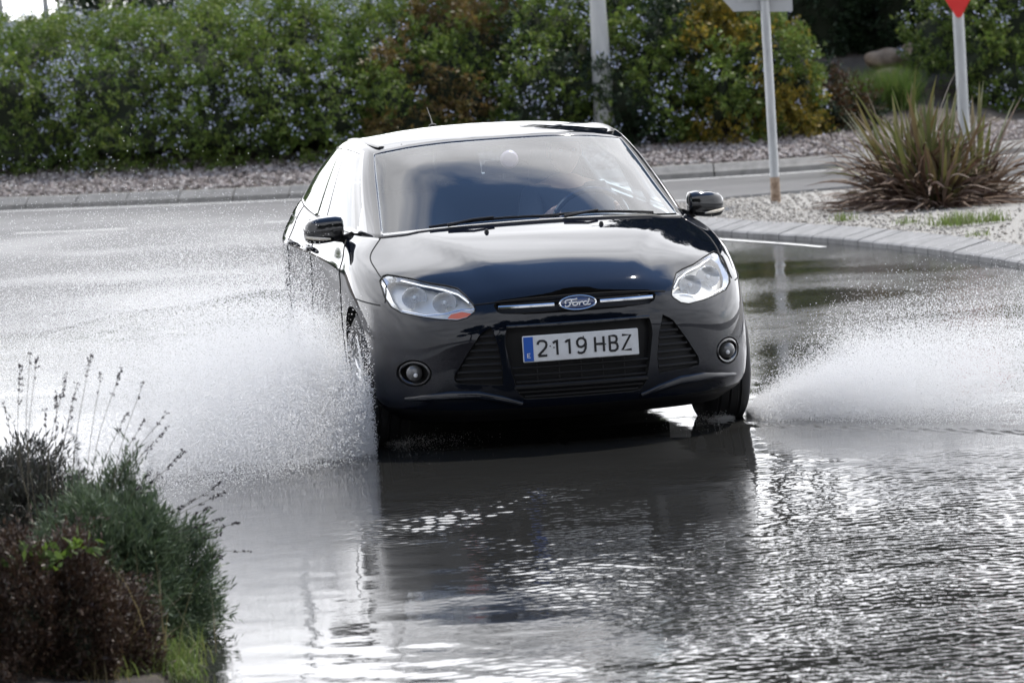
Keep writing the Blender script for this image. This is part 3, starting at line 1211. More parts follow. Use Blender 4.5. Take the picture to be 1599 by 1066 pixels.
# wheels
def wheel(a_, s):
    mb = MB()
    w = .1025
    c = (s * .798, a_ - CAR_A0, .315)
    pr = [(.205, -w * .9), (.225, -w), (.275, -w * 1.02), (.303, -w * .86), (.314, -w * .6), (.316, -.055), (.309, -.05), (.309, -.044), (.316, -.04), (.316, -.006), (.309, -.003), (.309, .003), (.316, .006), (.316, .04), (.309, .044), (.309, .05), (.316, .055), (.314, w * .6), (.303, w * .86), (.275, w * 1.02), (.225, w), (.205, w * .9)]
    mb.lathe(pr, c=c, axis='X', n=48)
    t = mb.build('wheel', M_rubber, car)
    mb = MB()
    mb.lathe([(.205, -w * .9 * s), (.19, .0), (.196, w * .72 * s), (.212, w * .92 * s), (.208, w * .98 * s), (.198, w * .86 * s)], c=c, axis='X', n=40)
    for k in range(5):
        an = 2 * math.pi * k / 5 + .3
        d = Vector((0, math.cos(an), math.sin(an)))
        e = Vector((0, -math.sin(an), math.cos(an)))
        cc = Vector(c)
        for sg in (-1, 1):
            mb.tube([cc + Vector((s * w * .62, 0, 0)) + d * .04 + e * .012 * sg, cc + Vector((s * w * .70, 0, 0)) + d * .12 + e * .020 * sg, cc + Vector((s * w * .74, 0, 0)) + d * .20 + e * .034 * sg], [.02, .016, .015], n=8)
    mb.lathe([(.0001, w * .78 * s), (.03, w * .76 * s), (.055, w * .62 * s), (.06, w * .3 * s)], c=c, axis='X', n=20)
    mb.build('rim', M_alloy, t)
    mb = MB()
    mb.lathe([(.0001, w * .1 * s), (.14, w * .1 * s), (.14, -w * .1 * s), (.0001, -w * .1 * s)], c=c, axis='X', n=28)
    mb.build('brake_disc', M_satin, t)


for a_ in (.90, 3.545):
    for s in (1, -1):
        wheel(a_, s)

# tail lamps wrap round to the side
for s in (1, -1):
    mb = MB()
    pts = []
    for z in np.linspace(.84, 1.03, 6):
        for a_ in np.linspace(3.86, 4.10, 6):
            h = BODY_BVH.ray_cast(Vector((s * 2, a_, z)), Vector((-s, 0, 0)))[0]
            pts.append(L2C((h.x + s * .004, a_, z)) if h else L2C((s * .7, a_, z)))
    mb.add(pts, [(i * 6 + j, i * 6 + j + 1, (i + 1) * 6 + j + 1, (i + 1) * 6 + j) for i in range(5) for j in range(5)])
    mb.build('tail_lamp', mat('tail_red', (.25, .01, .01), rough=.15, coat=.6), car)

# flat underbody with exhaust pipe, the boxes added to block bright reflections below
mb = MB()
mb.box((0, 2.5 - CAR_A0, .135), (1.34, 2.0, .09))
mb.box((0, 4.0 - CAR_A0, .20), (1.0, .5, .09))
mb.tube([L2C((.12, 1.3, .12)), L2C((.12, 3.6, .115)), L2C((.45, 3.8, .16)), L2C((.5, 4.25, .2))], .03, n=10)
mb.build('underbody_blocker', M_cavity, car, bevel=.01)

# --- inside
mb = MB()
dp = [(.95, .86), (1.02, .935), (1.25, .945), (1.42, .93), (1.52, .88), (1.54, .72), (1.45, .5), (1.1, .45)]
mb.prism([(p[0] - CAR_A0, p[1]) for p in dp], -.70, .70, plane='YZ')
dash = mb.build('dashboard', M_dash, car, bevel=.015)
mb = MB()
mb.tube([L2C((x, 1.44 + abs(x - .37) * .3, .935 + .035 * math.cos((x - .37) / .2 * 1.5))) for x in np.linspace(.19, .55, 9)], .035, n=8, flat=.8)
mb.build('instrument_hood', M_dash, dash)


def seat(x, a_, w):
    mb = MB()
    mb.box(L2C((x, a_, .50)), (w, .50, .16), rot=Matrix.Rotation(R(6), 3, 'X'))
    s_ = mb.build('seat', M_seat, car, bevel=.05)
    mb = MB()
    mb.box(L2C((x, a_ + .34, .80)), (w * .92, .13, .60), rot=Matrix.Rotation(R(-16), 3, 'X'), taper=.86)
    mb.build('backrest', M_seat, s_, bevel=.045)
    hw = .27 if w < .7 else .24
    for hx in ([x] if w < .7 else [x - .36, x, x + .36]):
        mb = MB()
        mb.box(L2C((hx, a_ + .455, 1.19)), (hw, .10, .17), rot=Matrix.Rotation(R(-12), 3, 'X'), taper=.88)
        for q in (-.06, .06):
            mb.tube([L2C((hx + q, a_ + .435, 1.06)), L2C((hx + q, a_ + .45, 1.14))], .007, n=6)
        mb.build('headrest', M_seat, s_, bevel=.03)


seat(-.37, 2.15, .50)
seat(.37, 2.15, .50)
seat(0, 3.0, 1.18)
mb = MB()
swc = Vector(L2C((.37, 1.66, .93)))
swr = Matrix.Rotation(R(24), 3, 'X')      # rim leans towards the driver
mb.tube([swc + swr @ Vector((.185 * math.cos(t), 0, .185 * math.sin(t))) for t in np.linspace(0, 2 * math.pi, 40, endpoint=False)], .015, n=8, closed=True)
for an in (R(10), R(170), R(270)):
    mb.tube([swc + swr @ Vector((.05 * math.cos(an), -.01, .05 * math.sin(an))), swc + swr @ Vector((.18 * math.cos(an), 0, .18 * math.sin(an)))], [.03, .015], n=8, flat=.5, up=(0, 1, 0))
mb.lathe([(.0001, .02), (.05, .012), (.065, -.01), (.05, -.05)], c=tuple(swc), axis='Y', n=20)
mb.tube([swc + Vector((0, -.03, -.01)), swc + Vector((0, -.25, -.08))], .035, n=8)
mb.build('steering_wheel', M_gloss, car)
mb = MB()
mp = L2C((.0, 1.86, 1.225))
mb.box(mp, (.225, .035, .065), rot=Matrix.Rotation(R(14), 3, 'X'))
mir = mb.build('interior_mirror', M_black, car, bevel=.014)
mb = MB()
mb.lathe([(.0001, -.02), (.035, -.015), (.045, 0), (.03, .03)], c=tuple(L2C((.015, 1.80, 1.262))), axis='Y', n=18)
mb.build('sensor_cover', mat('sensor_cover', (.30, .20, .22), rough=.4), mir)
# ------------------------------------------------------------------ setting: ground, road, water, kerbs
def interp_curve(pts, n=14):
    return crom(np.array(pts, float), n)


KERB = interp_curve([(-30,66,0),(-22,60.5,0),(-14,55.2,0),(-9,52.3,0),(-5.6,50.55,0),(-3.9,49.6,0),(-2.2,48.85,0),(0,48.15,0),(2.0,47.85,0),(3.6,48.1,0),(5.6,49.2,0),(8,51.3,0),(12,55.6,0),(18,62.5,0),(26,72,0)], 16)


def kerb_frame():
    d = np.gradient(KERB[:, :2], axis=0)
    d /= np.linalg.norm(d, axis=1)[:, None]
    n = np.stack([-d[:, 1], d[:, 0]], 1)          # away from the road
    return n


KN = kerb_frame()
KS = np.r_[0, np.cumsum(np.linalg.norm(np.diff(KERB[:, :2], axis=0), axis=1))]


def kerb_at(s, d, z=0.0):
    """point at length s along the far kerb, d metres behind it"""
    p = np.array([np.interp(s, KS, KERB[:, k]) for k in (0, 1)])
    n = np.array([np.interp(s, KS, KN[:, k]) for k in (0, 1)])
    n /= np.linalg.norm(n)
    q = p + n * d
    return np.array([q[0], q[1], z])


def s_of_x(x, d=0.0):
    xs = KERB[:, 0] + KN[:, 0] * d
    return float(np.interp(x, xs, KS))


def bank_z(d):
    return np.interp(d, [0, .2, 1.9, 5.5, 9, 14, 60], [.125, .135, .30, .95, 1.30, 1.45, 1.6])


# asphalt
M_asph = mat('asphalt', (0.10, 0.10, 0.105), rough=0.6)
nz, rp, src = noise_col(M_asph, 0.8, (0.085, 0.085, 0.088), (0.125, 0.124, 0.124), .35, .65, detail=8, rough=.7)
fine = node(M_asph, 'ShaderNodeTexNoise')
fine.inputs['Scale'].default_value = 90
fine.inputs['Detail'].default_value = 3
link(M_asph, src, fine.inputs['Vector'])
bump(M_asph, fine.outputs['Fac'], 0.5, 0.006)
wet = node(M_asph, 'ShaderNodeTexNoise')
wet.inputs['Scale'].default_value = 0.35
wet.inputs['Detail'].default_value = 4
link(M_asph, src, wet.inputs['Vector'])
rr = node(M_asph, 'ShaderNodeMapRange')
rr.inputs['From Min'].default_value = .4
rr.inputs['From Max'].default_value = .6
rr.inputs['To Min'].default_value = .42
rr.inputs['To Max'].default_value = .68
inp(bsdf(M_asph), 'Specular IOR Level', .3)
link(M_asph, wet.outputs['Fac'], rr.inputs['Value'])
link(M_asph, rr.outputs[0], bsdf(M_asph).inputs['Roughness'])
road = mesh_obj('road', [(-400, -200, 0), (400, -200, 0), (400, 900, 0), (-400, 900, 0)], [(0, 1, 2, 3)], M_asph, smooth=False)
tag(road, kind='structure')

# earth bank behind the far kerb, carried on to the horizon
M_earth = mat('earth', (0.06, 0.05, 0.04), rough=0.95)
nz, rp, src = noise_col(M_earth, 2.5, (0.045, 0.036, 0.028), (0.085, 0.07, 0.055))
bump(M_earth, nz.outputs['Fac'], .6, .05)
V_, F_ = [], []
ds = [.14, .5, 1.0, 1.9, 2.6, 3.5, 5.5, 9, 14, 40, 120, 700]
bx = np.arange(-45, 42, .75)
gz = np.random.default_rng(3)
for x_ in bx:
    y0 = float(np.interp(x_, KERB[:, 0], KERB[:, 1])) + max(0, abs(x_) - 26) * 1.1
    for d_ in ds:
        V_.append((x_ * (1 + d_ / 120), y0 + d_ * 1.02, float(bank_z(d_)) - .02 + (gz.normal(0, .03) if d_ > 2 else 0)))
nd = len(ds)
for i in range(len(bx) - 1):
    for j in range(nd - 1):
        F_.append((i * nd + j, (i + 1) * nd + j, (i + 1) * nd + j + 1, i * nd + j + 1))
tag(mesh_obj('bank', V_, F_, M_earth), kind='structure')

# far kerb: chamfered concrete stones
M_conc = mat('concrete', (0.30, 0.29, 0.275), rough=0.85)
nz, rp, src = noise_col(M_conc, 9, (0.17, 0.165, 0.155), (0.29, 0.28, 0.262), .3, .62, detail=8, rough=.75)
bump(M_conc, nz.outputs['Fac'], .4, .01)
mb = MB()
s_ = 0.3
STONE = .66
while s_ < KS[-1] - 1:
    a_, b_ = s_ + .007, s_ + STONE - .007
    jz, jd = random.uniform(-.004, .004), random.uniform(-.005, .005)
    prof = [(0 + jd, -.05), (0 + jd, .055), (.022 + jd, .075), (.075 + jd, .132 + jz), (.17, .134 + jz), (.17, -.05)]
    vs_ = [kerb_at(q, p[0], p[1]) for q in (a_, b_) for p in prof]
    n = len(prof)
    mb.add(vs_, [tuple(range(n)), tuple(range(2 * n - 1, n - 1, -1))] + [(i, n + i, n + (i + 1) % n, (i + 1) % n) for i in range(n)])
    s_ += STONE
tag(mb.build('kerb', M_conc, smooth=False), kind='structure')

# painted lines
M_line = mat('road_paint', (0.62, 0.62, 0.60), rough=0.55)
noise_col(M_line, 6, (0.42, 0.42, 0.41), (0.66, 0.66, 0.645), .32, .5)


def ribbon(pts, w, name):
    pts = np.array(pts, float)
    d = np.gradient(pts[:, :2], axis=0)
    d /= np.linalg.norm(d, axis=1)[:, None]
    n = np.stack([-d[:, 1], d[:, 0]], 1) * w / 2
    V_ = []
    for p, q in zip(pts, n):
        V_ += [(p[0] + q[0], p[1] + q[1], p[2]), (p[0] - q[0], p[1] - q[1], p[2])]
    F_ = [(2 * i, 2 * i + 1, 2 * i + 3, 2 * i + 2) for i in range(len(pts) - 1)]
    return tag(mesh_obj(name, V_, F_, M_line, smooth=False), kind='structure')


ribbon([kerb_at(s_, -.33, .004) for s_ in np.arange(1, KS[-1] - 1, .5)], .13, 'edge_line')
sd0 = s_of_x(-4.75, -4.7)
for k in range(-4, 9):
    s0 = sd0 + k * 2.15
    ribbon([kerb_at(s_, -4.75 + .02 * k, .004) for s_ in np.linspace(s0, s0 + .95, 5)], .11, 'lane_dash')

# splitter island
ISL_NEAR = interp_curve([(1.02, 38.9, 0), (1.14, 38.2, 0), (1.34, 37.5, 0), (1.62, 36.75, 0), (2.0, 35.75, 0), (2.45, 34.55, 0), (2.92, 32.9, 0), (3.42, 30.4, 0), (4.1, 26.5, 0), (4.6, 22, 0)], 12)
ISL_FAR = interp_curve([(1.02, 38.9, 0), (1.12, 39.7, 0), (1.5, 40.45, 0), (2.1, 41.0, 0), (3.2, 41.6, 0), (5, 42.2, 0), (8, 43.5, 0), (14, 47, 0)], 12)


def off_curve(C, d, z):
    t = np.gradient(C[:, :2], axis=0)
    t /= np.linalg.norm(t, axis=1)[:, None]
    n = np.stack([-t[:, 1], t[:, 0]], 1)
    q = C[:, :2] + n * d
    return np.c_[q, np.full(len(q), z)]


M_grit = mat('pale_grit', (0.40, 0.385, 0.36), rough=0.95)
nz, rp, src = noise_col(M_grit, 60, (0.15, 0.14, 0.13), (0.38, 0.37, 0.345), .33, .60, detail=5, rough=.8)
bump(M_grit, nz.outputs['Fac'], 1.0, .012)
# grit bed as a filled sheet between the two edges
a_ = off_curve(ISL_NEAR, .20, .112)
b_ = ISL_FAR.copy()
b_[:, 2] = .10
k_ = 60
ta = np.linspace(0, 1, k_)
A_ = np.array([[np.interp(t, np.linspace(0, 1, len(a_)), a_[:, c]) for c in range(3)] for t in ta])
B_ = np.array([[np.interp(t, np.linspace(0, 1, len(b_)), b_[:, c]) for c in range(3)] for t in ta])
V_, F_ = [], []
m_ = 24
for i in range(k_):
    for j in range(m_):
        w = j / (m_ - 1)
        p = A_[i] * (1 - w) + B_[i] * w
        p = p + np.array([0, 0, .035 * math.sin(math.pi * w) * min(1, i / 12) + random.uniform(-.006, .006)])
        V_.append(p)
for i in range(k_ - 1):
    for j in range(m_ - 1):
        F_.append((i * m_ + j, (i + 1) * m_ + j, (i + 1) * m_ + j + 1, i * m_ + j + 1))
tag(mesh_obj('island_ground', V_, F_, M_grit), kind='structure')
# loose chippings on the bed
def chips(n, pts_fn, smin, smax, m, name, squash=.6):
    base = np.array([(1, 0, 0), (-1, 0, 0), (0, 1, 0), (0, -1, 0), (0, 0, 1), (0, 0, -1)], float)
    tri = np.array([(0, 2, 4), (2, 1, 4), (1, 3, 4), (3, 0, 4), (2, 0, 5), (1, 2, 5), (3, 1, 5), (0, 3, 5)])
    P_ = pts_fn(n)
    n = len(P_)
    sc = rng.uniform(smin, smax, (n, 1, 1)) * rng.uniform(.55, 1.2, (n, 1, 3)) * np.array([1, 1, squash])
    jit = base[None] * sc * rng.uniform(.65, 1.2, (n, 6, 1))
    an = rng.uniform(0, 2 * np.pi, n)
    tl = rng.normal(0, .45, n)
    ca, sa, ct, st = np.cos(an)[:, None], np.sin(an)[:, None], np.cos(tl)[:, None], np.sin(tl)[:, None]
    x, y, z = jit[..., 0], jit[..., 1], jit[..., 2]
    y, z = y * ct - z * st, y * st + z * ct
    x, y = x * ca - y * sa, x * sa + y * ca
    V_ = np.stack([x, y, z], -1) + P_[:, None, :]
    F_ = tri[None] + (np.arange(n) * 6)[:, None, None]
    return soup_obj(name, V_.reshape(-1, 3), F_.reshape(-1, 3), m)


def island_mat(name, cols):
    m = mat(name, cols[0], rough=.9)
    g = node(m, 'ShaderNodeNewGeometry')
    rp = node(m, 'ShaderNodeValToRGB')
    rp.color_ramp.interpolation = 'LINEAR'
    el = rp.color_ramp.elements
    el[0].color = (*cols[0], 1)
    el[1].color = (*cols[-1], 1)
    for i, c in enumerate(cols[1:-1]):
        e = el.new((i + 1) / (len(cols) - 1))
        e.color = (*c, 1)
    link(m, g.outputs['Random Per Island'], rp.inputs[0])
    link(m, rp.outputs[0], bsdf(m).inputs['Base Color'])
    return m


def isl_pts(n):
    i = rng.integers(0, k_ - 1, n)
    w = rng.random(n) ** 1.5 * .9 + .01
    p = A_[i] * (1 - w[:, None]) + B_[i] * w[:, None] + (A_[(i + 1) % k_] - A_[i]) * rng.random((n, 1))
    p[:, 2] = .118 + .035 * np.sin(np.pi * w) * np.minimum(1, i / 12)
    return p


M_chip = island_mat('chippings', [(.13, .12, .11), (.34, .32, .295), (.44, .42, .39), (.26, .24, .21), (.50, .48, .46)])
tag(chips(9000, isl_pts, .006, .022, M_chip, 'island_gravel'), kind='stuff')

# sloping kerb stones round the island
M_pav = mat('island_stone', (0.33, 0.33, 0.32), rough=0.7)
nz, rp, src = noise_col(M_pav, 7, (0.11, 0.11, 0.11), (0.235, 0.235, 0.235), .28, .68, detail=8, rough=.7)
bump(M_pav, nz.outputs['Fac'], .3, .01)
mb = MB()
for C, lim in ((ISL_NEAR, 1e9), (ISL_FAR, 1e9)):
    sgn = 1 if C is ISL_NEAR else -1
    L = np.r_[0, np.cumsum(np.linalg.norm(np.diff(C[:, :2], axis=0), axis=1))]
    O = off_curve(C, .25 * sgn, 0)
    s_ = 0.0
    st_ = .30
    while s_ < min(L[-1], 17) - .4:
        q = []
        jz = random.uniform(-.003, .003)
        for t in (s_ + .006, s_ + st_ - .006):
            p0 = np.array([np.interp(t, L, C[:, k]) for k in (0, 1)])
            p1 = np.array([np.interp(t, L, O[:, k]) for k in (0, 1)])
            for w, z in ((0, -.03), (0, .062), (.06, .074), (1, .132), (1, -.03)):
                p = p0 * (1 - w) + p1 * w
                q.append((p[0], p[1], z + jz))
        mb.add(q, [(0, 1, 2, 3, 4), (9, 8, 7, 6, 5)] + [(i, 5 + i, 5 + (i + 1) % 5, (i + 1) % 5) for i in range(5)])
        s_ += st_
tag(mb.build('island_kerb', M_pav, smooth=False), kind='structure')
lp = off_curve(ISL_NEAR, -.22, .031)
ribbon(lp[38:64], .06, 'island_line')

# gravel strip between the far kerb and the hedge
def strip_pts(n):
    s_ = rng.uniform(s_of_x(-9.5), s_of_x(9.0), n)
    d_ = rng.uniform(.18, 2.5, n)
    px = np.array([np.interp(s_, KS, KERB[:, k]) for k in (0, 1)]).T
    nn = np.array([np.interp(s_, KS, KN[:, k]) for k in (0, 1)]).T
    q = px + nn * d_[:, None]
    return np.c_[q, bank_z(d_) + rng.uniform(-.012, .022, n)]


M_scree = island_mat('crushed_stone', [(.10, .085, .08), (.26, .23, .225), (.17, .14, .135), (.36, .34, .335), (.21, .18, .17), (.44, .42, .41)])
tag(chips(26000, strip_pts, .016, .046, M_scree, 'gravel', squash=.55), kind='stuff')

# ------------------------------------------------------------------ the flood water
def wave_field(x, y, waves):
    h = np.zeros_like(x)
    for kx, ky, ph, A in waves:
        h += A * np.sin(kx * x + ky * y + ph)
    return h


def wave_set(n, l0, l1, slope, ang0=0.0, spread=math.pi, seed=1):
    r = np.random.default_rng(seed)
    out = []
    for _ in range(n):
        lam = math.exp(r.uniform(math.log(l0), math.log(l1)))
        an = ang0 + r.uniform(-spread, spread)
        k = 2 * math.pi / lam
        out.append((k * math.sin(an), k * math.cos(an), r.uniform(0, 6.28), slope * math.sqrt(2 / n) / k))
    return out


WAT_Z = .028
ys = [9.0]
while ys[-1] < 39.0:
    y_ = ys[-1]
    ys.append(y_ + (.03 if y_ < 12.6 else .009 if y_ < 19 else .009 + (y_ - 19) * .012))
ys = np.array(ys)
xs = np.concatenate([np.linspace(-12, -3.2, 60)[:-1], np.arange(-3.2, -1.9, .03), np.arange(-1.9, 2.3, .0095), np.arange(2.3, 3.2, .03), np.linspace(3.2, 12, 60)])
X, Y = np.meshgrid(xs, ys)
fine_w = wave_field(X, Y, wave_set(72, .030, .092, 1.0, ang0=.3, spread=1.57, seed=3))
mid_w = wave_field(X, Y, wave_set(24, .16, .45, 1.0, ang0=.3, spread=1.4, seed=4))
big_w = wave_field(X, Y, wave_set(14, .5, 1.6, 1.0, seed=5))
lump = wave_field(X, Y, wave_set(10, .9, 3.0, 1.0, seed=6)) * 1.6
lump = np.clip(lump / (np.std(lump) + 1e-9) * .5 + .5, 0, 1.4)


def img_uv(x, y, z=0.0):
    """plan position -> where it lies in the picture; only to read off how rough the water is where"""
    c, s = math.cos(CAM_P), math.sin(CAM_P)
    d = y * c - (z - CAM_H) * s
    u = (z - CAM_H) * c + y * s
    return x / d, -u / d


# roughness of the surface, in plan: ruffled patch in front of the car's offside, calm on the near side
edge = -.42 + .050 * (18.1 - Y) ** 2 * (Y < 18.1) + .10 * np.sin(Y * 2.1) * 0
right = smoothstep(edge - .05, edge + .30, X) * smoothstep(19.2, 17.6, Y - .25 * (X - .2))
far_right = smoothstep(.75, 1.2, X) * smoothstep(21.5, 19.0, Y)
ruff = np.maximum(right * (.45 + .55 * smoothstep(17.8, 14.5, Y)), far_right * (.25 + .75 * smoothstep(19.5, 16.5, Y)))
tip = np.exp(-(((X + .12 - (Y - 18.2) * .28) / .30) ** 2 + ((Y - 18.2) / .60) ** 2))
tip = tip * (.35 + .65 * np.clip(lump, 0, 1))
ruff = np.maximum(ruff, tip * 2.9)
calm = .007
A_f = .003 + .070 * ruff * (.55 + .45 * lump) + .012 * smoothstep(24, 34, Y) + .012 * (X < edge) * smoothstep(14.6, 13.4, Y)
A_m = calm * .55 + .012 * np.minimum(ruff, 1) * lump + .022 * smoothstep(15.2, 13.5, Y) * (1 - smoothstep(-.5, .1, X))
A_b = .004 + .004 * np.minimum(ruff, 1)
Hh = fine_w * A_f + mid_w * A_m + big_w * A_b
# bow wave: a low ridge running out from each front wheel
def ridge(x0, y0, x1, y1, amp, wid):
    dx, dy = x1 - x0, y1 - y0
    L2 = dx * dx + dy * dy
    t = np.clip(((X - x0) * dx + (Y - y0) * dy) / L2, 0, 1)
    dd = np.hypot(X - x0 - t * dx, Y - y0 - t * dy)
    return amp * np.exp(-(dd / wid) ** 2) * (1 - .6 * t) * (1 + .5 * np.sin(31 * X + 9 * Y) * np.sin(57 * X - 23 * Y) + .4 * np.sin(97 * X + 41 * Y))
Hh = Hh + ridge(-.62, 21.5, -2.2, 18.9, .009, .09) + ridge(.98, 21.1, 3.2, 19.0, .007, .09)
Z = WAT_Z + Hh
# shore: the water thins out to nothing towards the far lane
shore = 33.6 + .9 * np.sin(X * .7 + 1) + .5 * np.sin(X * 2.3) + .25 * np.sin(X * 7.1 + 2) - 1.5 * smoothstep(-1.5, -3.5, X) + 4.4 * smoothstep(.0, 1.2, X)
Z = Z - .07 * smoothstep(-1.6, 1.6, Y - shore) + .0
ny, nx = X.shape
V_ = np.stack([X, Y, Z], -1).reshape(-1, 3)
ii = (np.arange(ny - 1)[:, None] * nx + np.arange(nx - 1)[None]).ravel()
F_ = np.stack([ii, ii + 1, ii + nx + 1, ii + nx], 1)
M_water = mat('flood_water', (0.020, 0.020, 0.019), rough=0.03, ior=1.33, spec=0.5)
wz = node(M_water, 'ShaderNodeTexNoise')
wz.inputs['Scale'].default_value = 38
wz.inputs['Detail'].default_value = 2
tcw = node(M_water, 'ShaderNodeTexCoord')
link(M_water, tcw.outputs['Object'], wz.inputs['Vector'])
wa = node(M_water, 'ShaderNodeAttribute')
wa.attribute_name = 'ruffle'
wm_ = node(M_water, 'ShaderNodeMath')
wm_.operation = 'MULTIPLY_ADD'
link(M_water, wa.outputs['Fac'], wm_.inputs[0])
wm_.inputs[1].default_value = .055
wm_.inputs[2].default_value = .012
wh = node(M_water, 'ShaderNodeMath')
wh.operation = 'MULTIPLY'
link(M_water, wz.outputs['Fac'], wh.inputs[0])
link(M_water, wm_.outputs[0], wh.inputs[1])
bump(M_water, wh.outputs[0], 1.0, .012)
water = soup_obj('water', V_, F_, M_water, smooth=True)
at_ = water.data.attributes.new('ruffle', 'FLOAT', 'POINT')
far_r = smoothstep(22.5, 26, Y) * (.25 + .75 * np.clip(lump, 0, 1)) * (1 - .75 * np.exp(-((X - 1.75) / .5) ** 2 - ((Y - 32) / 2.2) ** 2))
qx, qy = X - CAR_LOC[0], Y - CAR_LOC[1]
ql, qa = qx * cy + qy * sy_, -qx * sy_ + qy * cy
far_r = far_r * smoothstep(.75, 1.1, np.abs(ql) + .0 * qa) + far_r * smoothstep(2.4, 4.2, qa) * (1 - smoothstep(.75, 1.1, np.abs(ql)))
at_.data.foreach_set('value', np.maximum(np.minimum(ruff, 1.2) * (.5 + .5 * lump), 5.0 * far_r).astype(np.float32).ravel())
tag(water, kind='structure')
# ------------------------------------------------------------------ plants
def leaf_mat(name, cols, transl=.45, rough=.5, spec=.35):
    m = island_mat(name, cols)
    b = bsdf(m)
    inp(b, 'Roughness', rough)
    inp(b, 'Specular IOR Level', spec)
    out = m.node_tree.nodes['Material Output']
    tr = node(m, 'ShaderNodeBsdfTranslucent')
    src = b.inputs['Base Color'].links[0].from_socket
    link(m, src, tr.inputs['Color'])
    mx = node(m, 'ShaderNodeMixShader')
    mx.inputs[0].default_value = transl
    link(m, b.outputs[0], mx.inputs[1])
    link(m, tr.outputs[0], mx.inputs[2])
    link(m, mx.outputs[0], out.inputs['Surface'])
    return m


def unit(v):
    return v / (np.linalg.norm(v, axis=-1, keepdims=True) + 1e-9)


def sprays(P_, D_, n_leaf, stem, ll, lw, droop=.3, spread=.9, r=None):
    """leaf-sized rhombs set along short twigs: P_ twig feet, D_ twig directions"""
    r = r or rng
    n = len(P_)
    t = (np.arange(n_leaf) + r.random((n, n_leaf))) / n_leaf
    stem = np.broadcast_to(stem, (n,))[:, None] * r.uniform(.6, 1.3, (n, 1))
    pos = P_[:, None] + D_[:, None] * (stem * t)[..., None]
    pos[..., 2] -= droop * stem * t ** 2
    pos += r.normal(0, .012, pos.shape)
    dirs = unit(D_[:, None] + r.normal(0, spread, pos.shape))
    up = unit(r.normal(0, .6, pos.shape) + np.array([0, -.2, .8]))
    side = unit(np.cross(dirs, up))
    L_ = r.uniform(ll * .6, ll * 1.25, (n, n_leaf, 1))
    W_ = L_ * lw / ll * .5
    fold = np.cross(side, dirs) * W_ * .35
    a = pos
    b = pos + dirs * L_ * .45 + side * W_ + fold
    c = pos + dirs * L_
    d = pos + dirs * L_ * .45 - side * W_ + fold
    V_ = np.stack([a, b, c, d], 2).reshape(-1, 3)
    F_ = np.arange(len(V_)).reshape(-1, 4)
    return V_, F_


def petals(P_, n_pet, size, spreadr, r=None):
    r = r or rng
    n = len(P_)
    pos = P_[:, None] + r.normal(0, spreadr, (n, n_pet, 3))
    d1 = unit(r.normal(0, 1, pos.shape))
    d2 = unit(np.cross(d1, unit(r.normal(0, 1, pos.shape) + np.array([0, -1.2, .6]))))
    s_ = r.uniform(size * .6, size * 1.2, (n, n_pet, 1))
    V_ = np.stack([pos, pos + (d1 + d2) * s_ * .5, pos + d1 * s_, pos + (d1 - d2) * s_ * .5], 2).reshape(-1, 3)
    return V_, np.arange(len(V_)).reshape(-1, 4)


GREENS = [(.058, .096, .020), (.105, .165, .030), (.082, .138, .025), (.15, .215, .042), (.115, .152, .032), (.175, .22, .05)]
M_leaf = leaf_mat('plumbago_leaf', GREENS)
M_leaf2 = leaf_mat('dry_leaf', [(.12, .07, .028), (.15, .11, .03), (.08, .08, .024), (.17, .12, .035), (.10, .055, .028)])
M_leaf3 = leaf_mat('yellow_leaf', [(.30, .21, .025), (.13, .145, .03), (.36, .24, .03), (.20, .17, .028), (.10, .11, .025)])
M_dark = leaf_mat('dark_leaf', [(.012, .026, .012), (.022, .042, .016), (.016, .032, .012), (.030, .052, .02)], transl=.15)
M_bright = leaf_mat('bright_leaf', [(.07, .125, .025), (.11, .17, .036), (.085, .14, .024), (.14, .19, .05)])
M_redlow = leaf_mat('reddish_leaf', [(.05, .022, .014), (.035, .04, .014), (.075, .03, .018), (.03, .035, .012)])
M_petal = island_mat('pale_blue_petal', [(.42, .45, .62), (.54, .57, .74), (.36, .40, .58), (.62, .64, .78)])
M_bark = mat('bark', (.055, .042, .030), rough=.9)
noise_col(M_bark, 8, (.035, .027, .02), (.085, .068, .05), stretch=(1, 1, .25))
M_core = mat('twiggy_shade', (.014, .020, .009), rough=1.0)  # near-black green painted in for the shade inside plants


